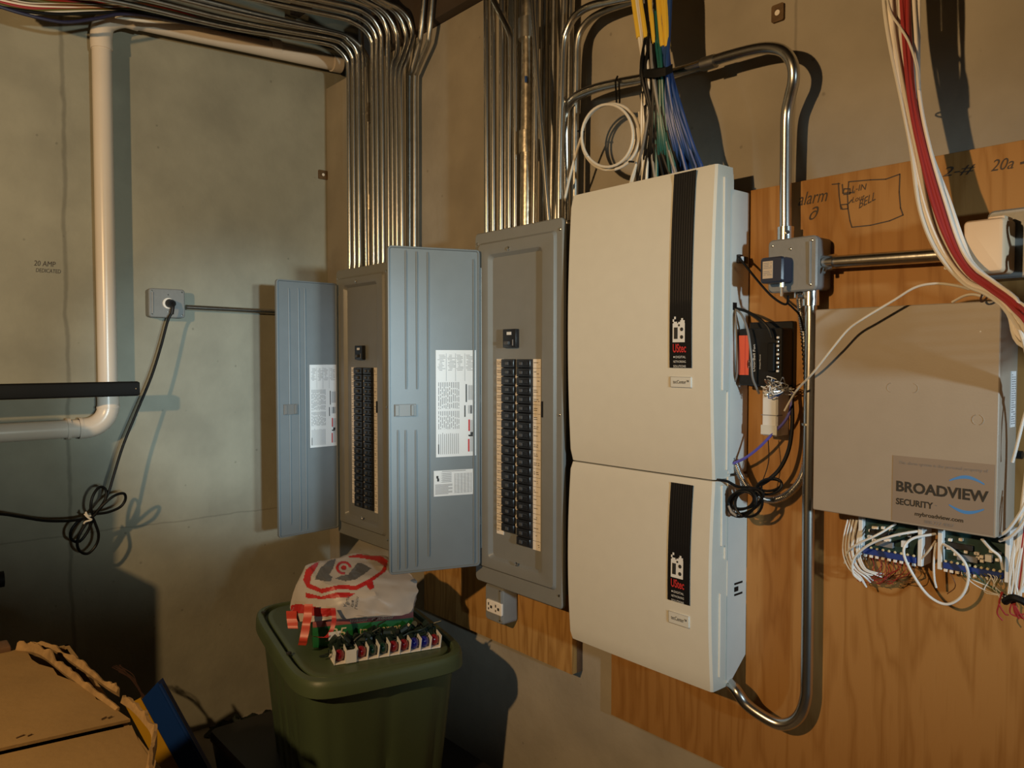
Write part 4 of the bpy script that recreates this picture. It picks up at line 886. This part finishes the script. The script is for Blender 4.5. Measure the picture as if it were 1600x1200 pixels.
# ================================================================== black rail at the left edge, rack out of view added for wall shade
rk = thing('rail_and_shade_rack', (.3, -1.5, 0), 'long horizontal black rail reaching in from the left edge, with an added rack out of view', 'rack')
re = PX(217, 607, .178)
mb = MB(lambda v: V((.178+v.x, v.y, re.z+v.z)))
rings = [[V((a, y, b)) for a, b in rr(-.012, .012, -.024+i_, .024-i_, .006, 3)] for y, i_ in ((-2.1, 0), (re.y-.006, 0), (re.y, .003))]
mb.loft(rings, True, True); obj('rail', mb, 'blackm', rk)
obj('end_bolt', MB().ball((.192, re.y-.012, re.z), .003, (1, 1, 1), 1), 'zinc', rk)
obj('upright', MB().box(.165, .20, -1.42, -1.38, 0, re.z, .003), 'black', rk); obj('upright', MB().box(.40, .56, -1.95, -1.30, 0, 1.345, .004), 'blackm', rk)  # wide one is an unseen panel added to shade the left wall
obj('added_shade_block', MB().box(.42, .62, -1.95, -1.255, 0, .99, .01), 'blackm', rk)  # unseen block, sized for the lower part of the wall shadow
for z in (.35, .8): obj('shelf_arm', MB().box(.17, .45, -1.415, -1.385, z, z+.03, .003), 'black', rk)
kp = PX(2, 905, .40); obj('foot_knob', MB().cyl(kp+V((0, -.07, 0)), kp+V((0, .006, 0)), .022, 14), 'blackm', rk)

# ceiling wires at the top left
rn = random.Random(51)
cols = ['brown', 'redc', 'olive', 'white', 'brown', 'strip', 'redc', 'olive', 'white', 'rubber']
nmz = {'brown': 'brown', 'redc': 'red', 'olive': 'olive', 'white': 'white', 'strip': 'pale tan', 'rubber': 'black'}
for i, m in enumerate(cols):
    f0 = i/9; x = .13+.10*f0
    base = [(-20, -18+26*f0), (40, -6+26*f0+rn.uniform(-3, 3)), (90, 0+22*f0), (150, 4+16*f0), (220, 6+14*f0+rn.uniform(-2, 2)), (290, 22+10*f0), (340, 40+6*f0), (420, 58+4*f0)]
    obj('ceiling_cable', MB().tube(spl([PX(u, v, x) for u, v in base], 6), .005+.0015*(i % 3 == 1), 8), m, label=('first second third fourth fifth sixth seventh eighth ninth tenth'.split()[i])+' from the top of the cables sagging at the left ceiling, '+nmz[m], cat='cable', group='cables sagging at the top left corner')
obj('ceiling_cable', MB().tube(spl([PX(u, v, .24) for u, v in ((-20, 4), (30, 20), (80, 32), (110, 34.5), (150, 29), (190, 22), (240, 26), (300, 38), (345, 44))], 6), .0052, 8), mat('navy_cable', (.02, .02, .06), .4), label='dark navy cable sagging lowest across the white pipe at the top left', cat='cable', group='cables sagging at the top left corner')
obj('ceiling_cable', MB().tube(spl([PX(u, v, .20) for u, v in ((180, 26), (230, 33), (300, 35), (330, 42))], 6), .0055, 8), 'white', label='short white cable right of the upright pipe under the ceiling', cat='cable', group='cables sagging at the top left corner')

# ================================================================== marker writing
mk = MB()
for s, (u, v), wpx, hpx in (('20 AMP', (53, 415), 34, 8), ('DEDICATED', (56, 425), 39, 6)):
    a = PX(u, v, .0012); b = PX(u+wpx, v, .0012); text(mk, s, a, V((0, 1, 0)), V((0, 0, 1)), abs(b.y-a.y), hpx/FPX*2.6, shear=.15)
obj('marker_note', mk, 'marker', label='handwritten note reading 20 AMP DEDICATED on the left wall', cat='writing')
mw = MB(); yw = -.0206
def st_(pxs, wd=.0022): mw.ribbon([PY(u, v, yw) for u, v in pxs], wd, (0, 1, 0))
st_([(1325, 300), (1326, 284), (1360, 281), (1384, 280), (1406, 272), (1405, 300), (1407, 325), (1411, 336), (1390, 345), (1360, 352), (1331, 355), (1328, 345), (1325, 326), (1324, 300)])
st_([(1300, 288), (1312, 287)]); st_([(1310, 286), (1311, 305), (1313, 322), (1314, 327)]); st_([(1316, 288), (1317, 302), (1329, 301)]); st_([(1317, 302), (1319, 295), (1328, 295), (1328, 303), (1318, 304)])
st_([(1314, 322), (1316, 327), (1325, 326), (1324, 319), (1314, 320)]); st_([(1329, 301), (1335, 301)]); st_([(1326, 318), (1331, 312)])
def tx_(s, u, v, wpx, hpx, sh=.3, tilt=0):
    a = PY(u, v, yw); b = PY(u+wpx, v+tilt, yw); xd = (b-a); xd.y = 0; text(mw, s, a, xd.normalized(), V((0, 0, 1)), xd.length, hpx/FPX*1.55, sh)
tx_('alarm', 1247, 322, 46, 20, .35, -8); tx_('\u2202', 1264, 345, 15, 18, .3, -6); tx_('L-IN', 1331, 300, 23, 9, .2, -4); tx_('Lout', 1331, 317, 20, 8, .25, -6); tx_('BELL', 1342, 326, 26, 12, .2, -14)
tx_('2-#', 1472, 278, 52, 14, .3, -7); tx_('20a', 1548, 268, 36, 15, .35, -5); tx_('-', 1594, 257, 12, 3, 0, -3)
obj('marker_writing', mw, 'marker', pw, label='black marker sketch and notes', kind='stuff')

# ================================================================== tote, bag, carton, bulbs
TC_ = V((.9285, -.407, 0)); TR = math.radians(-12)
def tf(v): c, s = math.cos(TR), math.sin(TR); return V((TC_.x+v.x*c-v.y*s, TC_.y+v.x*s+v.y*c, v.z))
tz0, tz1 = .2, .60; LX, LY = .345, .232
NP = PZ(455, 1150, .385); NPl = V(((NP.x-TC_.x)*math.cos(TR)+(NP.y-TC_.y)*math.sin(TR), -(NP.x-TC_.x)*math.sin(TR)+(NP.y-TC_.y)*math.cos(TR), 0))
te = thing('storage_tote', (TC_.x, TC_.y, tz0), 'green plastic storage tote with a lid, standing in the corner', 'storage tote')
bmz = MB(tf); rings = []
per = 144
def sup(a, lx, ly, e=6):
    c, s = math.cos(a), math.sin(a); r = (abs(c/lx)**e+abs(s/ly)**e)**(-1/e); return r*c, r*s
for k in range(13):
    q = k/12; z = tz0+(tz1-.012-tz0)*q; sc = .80+.14*q; ring = []
    for j in range(per):
        a = 2*math.pi*j/per; x, y = sup(a, LX*sc, LY*sc)
        # flutes pressed into the sides, deeper towards the base
        fl = .012*(1-.75*q)*max(0, math.cos(a*14))**4 if (abs(y) > LY*sc*.9 or abs(x) > LX*sc*.9) else 0
        n = V((x, y, 0)).normalized(); x -= n.x*fl; y -= n.y*fl
        lift = 0
        if k <= 5: lift = .17*max(0, 1-abs(x-NPl.x)/.034)*(y < 0)*(1-k/6)
        ring.append(V((x, y, z+lift)))
    rings.append(ring)
bmz.loft(rings, True, True); obj('tote_body', bmz, 'tote', te, ang=40)
lm = MB(tf); rings = []
for s_, z in ((.955, tz1-.036), (1.0, tz1-.036), (1.012, tz1-.033), (1.008, tz1-.008), (.998, tz1+.003), (.985, tz1+.007), (.925, tz1+.010), (.91, tz1+.007), (.90, tz1-.006), (.875, tz1-.007), (.862, tz1+.003), (.84, tz1+.006), (.80, tz1+.006)):
    rings.append([V((*sup(2*math.pi*j/per, LX*(1-(1-s_)*.65), LY*s_, 6), z)) for j in range(per)])
lm.loft(rings, True, True); ld = obj('lid', lm, 'lid', te, ang=32)
for x, y in ((-.25, -.205), (.12, -.21)): obj('lid_hole', MB(tf).cyl((x, y, tz1+.011), (x, y, tz1+.0155), .007, 10), 'inkblack', ld)
LZ = tz1+.007
bx = thing('storage_box', (.75, -.42, 0), 'low black storage box underneath the green tote', 'storage box')
mb = MB(); plate(mb, .43, 1.25, -.66, -.10, [(.03, 0), (.005, .17), (0, .172), (0, .19), (.006, .199), (.02, .1995)], .03, 4, ax='z'); obj('box_body', mb, 'blackbox', bx)
obj('box_rim', MB().tube([(.445, -.655, .185), (1.235, -.655, .185)], .006, 8), 'blackbox', bx)

# carton of lights
def frame(p, q, up=V((0, 0, 1))):
    d = (q-p); L = d.length; d /= L; return d, up.cross(d), L
A_ = PZ(489, 1013, LZ); B_ = PZ(646, 996, LZ); d_, n_, L_c = frame(A_, B_)
ct = thing('light_carton', A_+d_*L_c/2, 'green and red carton of transparent string lights on the tote lid', 'carton')
cf = lambda v: A_+d_*v.x+n_*v.y+V((0, 0, v.z))
H_c = .075; D_c = .11
obj('carton_body', MB(cf).box(0, L_c, 0, D_c, 0, H_c, .002), 'cgreen', ct)
obj('carton_red_panel', MB(cf).box(0, L_c, -.0012, D_c+.001, H_c-.018, H_c+.001, .0005), 'cred', ct)
tm = MB(); fn = lambda q: cf(q)
text(tm, '25', V((.045, -.002, .020)), V((1, 0, 0)), V((0, 0, 1)), .045, .030, .2, fn); text(tm, 'transparent', V((.125, -.002, .018)), V((1, 0, 0)), V((0, 0, 1)), .115, .024, 0, fn)
text(tm, 'Indoor  outdoor', V((.10, -.0022, H_c-.014)), V((1, 0, 0)), V((0, 0, 1)), .12, .008, 0, fn)
obj('carton_lettering', tm, 'gold', ct)

# tray of large bulbs with dark green sockets
A2 = PZ(522, 1040, LZ); B2 = PZ(688, 1012, LZ); d2, n2, L2 = frame(A2, B2)
bt = thing('bulb_tray', A2+d2*L2/2, 'tray of large coloured light bulbs with dark green sockets on the tote lid', 'string lights')
bf = lambda v: A2+d2*v.x+n2*v.y+V((0, 0, v.z))
obj('tray_base', MB(bf).box(0, L2, 0, .075, .0005, .004), 'strip', bt)
seq = 'rwrggrrbbr'; nC = 10; cw = L2/nC
for i in range(nC+1):
    x = min(L2-.001, i*cw); obj('divider', MB(bf).add([V((x-.0008, -.002, .001)), V((x+.0008, -.002, .001)), V((x+.0008+.004, .05, .001)), V((x-.0008+.004, .05, .001)), V((x-.0008+.004, -.002, .034)), V((x+.0008+.004, -.002, .034)), V((x+.0088, .05, .034)), V((x+.0072, .05, .034))],
        [(0, 1, 5, 4), (1, 2, 6, 5), (2, 3, 7, 6), (3, 0, 4, 7), (0, 3, 2, 1), (4, 5, 6, 7)]), 'paper', bt)
for i, s in enumerate(seq):
    x = (i+.5)*cw+.002
    if s == 'w': obj('price_tag', MB(bf).box(x-cw*.55, x+cw*.4, -.006, -.004, .002, .036), 'paper', bt); continue
    m = {'r': 'bulbr', 'g': 'bulbg', 'b': 'bulbb'}[s]
    c = bf(V((x, .018, .018))); bb = obj('bulb', MB().ball(c, .0145, (.95, 1.0, 1.1), 2), m, bt)
    obj('socket', MB().cyl(bf(V((x, .03, .02))), bf(V((x, .066, .034))), .0105, 12, .012), 'dgreen', bb)
rn = random.Random(61); wm = MB()
for i in range(34):
    p = [bf(V((rn.uniform(0, L2*1.0), rn.uniform(.04, .085), rn.uniform(.012, .03)))) for _ in range(1)]
    for j in range(3): p.append(p[-1]+d2*rn.uniform(-.035, .035)+n2*rn.uniform(-.015, .015)+V((0, 0, rn.uniform(-.008, .02))))
    wm.tube(spl(p, 4), .0022, 6)
for i in range(56):
    c = bf(V((rn.uniform(.01, L2-.005), rn.uniform(.042, .092), rn.uniform(.016, .05)))); t_ = (d2*rn.uniform(-1, 1)+n2*rn.uniform(-.4, .4)+V((0, 0, rn.uniform(-.3, 1)))).normalized()*.022
    wm.cyl(c-t_*.5, c+t_*.5, .0085, 8, .0095)
obj('spare_sockets_and_wire', wm, 'dgreen', bt, kind='stuff')
obj('wire_tag', MB(bf).box(-.002, .03, .055, .057, .045, .068), 'paper', bt)

# shopping bag
bp_ = [(447, 950, 2.14), (452, 962, 2.12), (478, 884, 2.20), (500, 872, 2.24), (556, 866, 2.30), (604, 868, 2.33), (613, 878, 2.30), (640, 897, 2.24), (653, 908, 2.20), (656, 925, 2.17), (644, 962, 2.13), (600, 964, 2.10), (548, 968, 2.08), (500, 972, 2.08), (465, 975, 2.09), (575, 905, 2.13), (520, 915, 2.10), (490, 900, 2.15), (535, 940, 2.075), (588, 930, 2.10), (600, 885, 2.22)]
bpts = [PT(*p) for p in bp_]
for u, v, t in ((480, 900, 2.42), (560, 890, 2.46), (620, 905, 2.44), (640, 940, 2.38), (470, 960, 2.3), (560, 960, 2.4), (610, 960, 2.36)): bpts.append(PT(u, v, t))
for p in list(bpts):
    if p.z < .75: bpts.append(V((p.x*.92+TC_.x*.08, p.y*.85+TC_.y*.15+.02, max(LZ+H_c+.004, .69))))
bm = bmesh.new()
for p in bpts: bm.verts.new(p)
r = bmesh.ops.convex_hull(bm, input=bm.verts[:])
bmesh.ops.delete(bm, geom=[v for v in bm.verts if not v.link_faces], context='VERTS')
bmesh.ops.triangulate(bm, faces=bm.faces[:])
bmesh.ops.subdivide_edges(bm, edges=bm.edges[:], cuts=5, use_grid_fill=True)
from mathutils import noise
bm.normal_update()
for v in bm.verts:
    q = v.co*13; d = noise.noise(q)*.010-abs(noise.noise(q*1.9))*.012+noise.noise(q*5)*.003; v.co += v.normal*d
    v.co.z = max(v.co.z, LZ+.002)
bmesh.ops.smooth_vert(bm, verts=bm.verts[:], factor=.25, use_axis_x=True, use_axis_y=True, use_axis_z=True)
bvh = BVHTree.FromBMesh(bm)
bgm = MB(); bgm.bm(bm)
bag = thing('shopping_bag', V((.92, -.32, LZ)), 'crumpled white and red plastic shopping bag on the green tote', 'shopping bag')
bg = obj('bag_body', bgm, 'bag', bag, ang=30)
def inside(u, v, poly):
    r = False; j = len(poly)-1
    for i in range(len(poly)):
        (xi, yi), (xj, yj) = poly[i], poly[j]
        if (yi > v) != (yj > v) and u < (xj-xi)*(v-yi)/(yj-yi)+xi: r = not r
        j = i
    return r
def drape(u, v, lift=.0012):
    d = ray(u, v).normalized(); h = bvh.ray_cast(CAM, d); return None if h[0] is None else h[0]-d*lift
def decal(name, test, box, m, st=1.3, lift=.0012):
    mb = MB(); u0, u1, v0, v1 = box; nu = int((u1-u0)/st); nv = int((v1-v0)/st); cache = {}
    def g(i, j):
        if (i, j) not in cache: cache[(i, j)] = drape(u0+i*st, v0+j*st, lift)
        return cache[(i, j)]
    for i in range(nu):
        for j in range(nv):
            if test(u0+(i+.5)*st, v0+(j+.5)*st):
                q = [g(i, j), g(i+1, j), g(i+1, j+1), g(i, j+1)]
                if all(x is not None for x in q) and max((q[a]-q[a-1]).length for a in range(4)) < .02: mb.quad(*q)
    if mb.v: obj(name, mb, m, bg, ang=60)
band1 = [(478, 890), (492, 880), (500, 874), (496, 884), (486, 900), (484, 912), (502, 920), (530, 914), (556, 915), (578, 904), (596, 892), (600, 884), (588, 876), (566, 872), (540, 870), (560, 866), (596, 869), (606, 876), (603, 892), (590, 902), (582, 908), (585, 918), (578, 922), (572, 914), (556, 922), (530, 920), (503, 927), (480, 918), (474, 906)]
band2 = [(478, 926), (502, 932), (528, 925), (556, 927), (543, 934), (526, 934), (502, 936), (478, 934)]
band3 = [(442, 950), (462, 944), (480, 945), (500, 950), (518, 950), (520, 962), (500, 964), (470, 958), (448, 962), (444, 958)]
decal('red_print', lambda u, v: inside(u, v, band1) or inside(u, v, band2) or inside(u, v, band3), (440, 612, 862, 970), 'bagred')
g1 = [(492, 905), (500, 888), (514, 876), (525, 873), (520, 888), (514, 898), (519, 901), (517, 908), (508, 908), (498, 906)]
g2 = [(524, 904), (534, 899), (544, 898), (558, 880), (566, 880), (580, 888), (570, 896), (556, 905), (540, 908)]
decal('grey_print', lambda u, v: inside(u, v, g1) or inside(u, v, g2), (488, 584, 868, 912), 'baggrey')
def bull(u, v):
    x = (u-537)/1.15; y = (v-887); r = math.hypot(x, y); return r < 3.6 or (7 < r < 10.5 and not (x > 2 and y > 0))
decal('bullseye_print', bull, (522, 552, 874, 900), 'bagred', .9, .0016)
tm = MB(); fs_ = []
for s, u, v, h, wd in (('A', 536, 948, 6, 5), ('Bun', 540, 944, 6, 14), ('the', 548, 948, 5, 11), ('Lannin', 554, 951, 5, 20)):
    vs, fs = text_geo(s); x0 = min(p.x for p in vs); x1 = max(p.x for p in vs); y1 = max(p.y for p in vs); sc = wd/(x1-x0)
    pp = []
    for p in vs:
        a, b = (p.x-x0)*sc, p.y/y1*h; pp.append(drape(u+b*.9+a*.15, v-a*.95+b*.25, .0015))
    if all(p is not None for p in pp): tm.add(pp, fs)
if tm.v: obj('bag_lettering', tm, 'baggrey', bg)
def strip(pts, wd, m, name):
    pts = spl([PT(*p) for p in pts], 6); mb = MB(); L = [p+RT*wd*.5+FW*.003*math.sin(i) for i, p in enumerate(pts)]; R_ = [p-RT*wd*.5 for p in pts]
    k = len(pts); vs = L+R_+[p+FW*.0015 for p in L]+[p+FW*.0015 for p in R_]; fs = []
    for i in range(k-1): fs += [(i, i+1, k+i+1, k+i), (2*k+i, 3*k+i, 3*k+i+1, 2*k+i+1), (i, 2*k+i, 2*k+i+1, i+1), (k+i, k+i+1, 3*k+i+1, 3*k+i)]
    mb.add(vs, fs); obj(name, mb, m, bag)
strip([(482, 944, 2.06), (481, 960, 2.045), (478, 978, 2.03), (474, 1000, 2.02), (472, 1008, 2.03)], .022, 'strap', 'bag_handle')
strip([(520, 950, 2.055), (522, 966, 2.04), (518, 985, 2.03), (508, 996, 2.02), (490, 994, 2.015)], .012, 'bagred', 'bag_handle')
strip([(455, 955, 2.11), (456, 968, 2.09), (458, 982, 2.08)], .028, 'strap', 'bag_flap')

# ================================================================== cardboard box
cb = thing('cardboard_box', (1.5, -1.4, 0), 'large torn cardboard box in the foreground at the lower left', 'cardboard box')
zt = .78
s0 = PZ(0, 1170, zt); s1 = PZ(207, 1123, zt)
e0 = PZ(28, 1014, zt); e1 = PZ(207, 1123, zt)
bx0, bx1, by1, by0 = e0.x+.004, e0.x+.92, e1.y-.004, -1.80
for a in ((bx0, bx0+.008, by0, by1), (bx1-.008, bx1, by0, by1), (bx0, bx1, by1-.008, by1), (bx0, bx1, by0, by0+.008)): obj('box_side', MB().box(*a, 0, zt-.012), 'card', cb)
def flap(pts, name, th=.005):
    mb = MB(); k = len(pts); mb.loft([[V(p)-V((0, 0, th)) for p in pts], [V(p) for p in pts]], True, True); return obj(name, mb, 'card', cb)
rn = random.Random(71)
def jag(a, b, n, amp, nz=.004): return [a.lerp(b, i/n)+V((rn.uniform(-amp, amp)*.4, rn.uniform(-amp, amp), rn.uniform(-nz, nz))) for i in range(n+1)]
f1 = jag(e0, e1, 12, .006, .001)+[s0+V((0, 0, .001)), V((s0.x, by0, zt)), V((bx0-.004, by0, zt)), V((bx0-.004, e0.y-.08, zt))]
flap(f1, 'top_flap')
E2 = PZ(232, 1192, zt-.006); f2 = [s0+V((.004, 0, -.008)), s1+V((.006, -.003, -.008))]+jag(s1+V((.02, -.004, -.009)), V((bx1, by1-.005, zt-.02)), 9, .006, .002)+[V((bx1, by0, zt-.008)), V((s0.x+.004, by0, zt-.008))]
flap(f2, 'top_flap')
# torn standing edge along the far side
def torn(px0, n, hgt, name, m='cardtorn', thick=.005, zlow=zt-.02):
    mb = MB(); bot = []; top = []
    pts = [PZ(u, v, zt) for u, v in px0]; pts = spl(pts, n*3)
    for i, p in enumerate(pts):
        h = hgt(i/(len(pts)-1))*(1+.65*noise.noise(V((i*.19, hgt(.5)*900, 2)))+.12*rn.random()); bot.append(p); top.append(p+V((0, .004+.004*noise.noise(V((i*.13, 5, 7))), max(.002, h))))
    k = len(pts); vs = bot+top+[p+V((0, thick, -.01)) for p in bot]+[p+V((0, thick*.6, -.001)) for p in top]; fs = []
    for i in range(k-1): fs += [(i, i+1, k+i+1, k+i), (2*k+i, 3*k+i, 3*k+i+1, 2*k+i+1), (k+i, k+i+1, 3*k+i+1, 3*k+i), (i, 2*k+i, 2*k+i+1, i+1)]
    fs += [(0, k, 3*k, 2*k), (k-1, 3*k-1, 4*k-1, 2*k-1)]
    mb.add(vs, fs); return obj(name, mb, m, cb, ang=25)
torn([(24, 1016), (60, 1022), (100, 1052), (140, 1082), (180, 1110)], 7, lambda q: .014*(1-q)**.8+.004, 'torn_edge')
torn([(30, 1012), (75, 1012), (120, 1040), (165, 1072), (182, 1082)], 8, lambda q: .003+.008*abs(math.sin(q*9)), 'torn_edge')
torn([(188, 1098), (205, 1110), (222, 1128), (236, 1150), (232, 1180), (228, 1200), (226, 1230)], 5, lambda q: .010+.006*math.sin(q*7)**2, 'torn_edge', thick=.009)
obj('folded_flap', MB().box(e0.x-.05, e0.x+.004, by0+.1, e0.y-.012, zt-.012, zt+.010, .004), 'lumber', cb)
for (a, b) in (((25, 1153), (38, 1148)), ((43, 1150), (50, 1147)), ((158, 1124), (166, 1120)), ((168, 1122), (175, 1119))):
    obj('staple', MB().tube([PZ(*a, zt+.002), PZ(*b, zt+.002)], .0012, 6), 'rust', cb)

# blue and yellow metal rail leaning behind the box
br = thing('metal_rail', PZ(322, 1240, 0), 'blue and yellow metal rail leaning behind the cardboard box', 'metal rail')
T0 = PT(236, 1083, 2.45); T1 = PZ(322, 1240, .004); ax_ = (T1-T0).normalized(); sd = (RT-ax_*RT.dot(ax_)).normalized(); nn = ax_.cross(sd)
if nn.dot(FW) > 0: nn = -nn
def chan(w0, w1, dpt, o, m, name, L0=0.0, cut=0):
    prof = [(w0, 0), (w1, 0), (w1, -dpt), (w1-.004, -dpt), (w1-.004, -.004), (w0+.004, -.004), (w0+.004, -dpt), (w0, -dpt)]
    Lr = (T1-T0).length; mb = MB(); mb.loft([[T0+ax_*(L0-(a-w0)*cut)+sd*a+nn*(b+o) for a, b in prof], [T0+ax_*Lr+sd*a+nn*(b+o) for a, b in prof]], True, True); obj(name, mb, m, br)
chan(-.036, .036, .035, 0, 'bluep', 'blue_channel', .004, .35)
obj('edge_flange', MB().tube([T0+sd*.037+nn*-.002-ax_*.012, T1+sd*.037+nn*-.002], .007, 8), 'bluep', br)
chan(-.095, -.040, .025, -.004, 'yellowp', 'yellow_channel', -.002, 0)
rn = random.Random(81)
tw = thing('twig_bunch', PT(222, 1086, 2.46), 'dark wiry twigs sticking out beside the blue rail', 'twigs')
for i in range(7):
    e = (176+rn.uniform(-4, 14), 1040+rn.uniform(-6, 12)); obj('twig', MB().tube(spl([PT(222+i, 1090, 2.46), PT(216+rn.uniform(-3, 3), 1075, 2.46), PT(204+rn.uniform(-5, 5), 1056+rn.uniform(-3, 4), 2.46), PT(e[0], e[1], 2.46)]), .0015, 6), 'twig', tw)

# strap and shade stand-in, a dark cloth on the floor at the left wall
bm = bmesh.new(); bmesh.ops.create_grid(bm, x_segments=40, y_segments=24, size=1)
for v in bm.verts:
    x, y = v.co.x, v.co.y; h = max(0, noise.noise(V((x*2.3, y*2.3, 1))))*.16+abs(noise.noise(V((x*5, y*5, 4))))*.05
    ed = max(0, 1-max(abs(x), abs(y))**3); v.co = V((.12+.09*x+.02*y, -.40+.13*y+.02*math.sin(x*5), .004+h*ed*.6))
bmesh.ops.solidify(bm, geom=bm.faces[:], thickness=.003)
cl = MB(); cl.bm(bm); obj('strap_shade_lump', cl, 'lump', label='dark strap-and-shade cloth on the floor against the left wall', cat='lump')
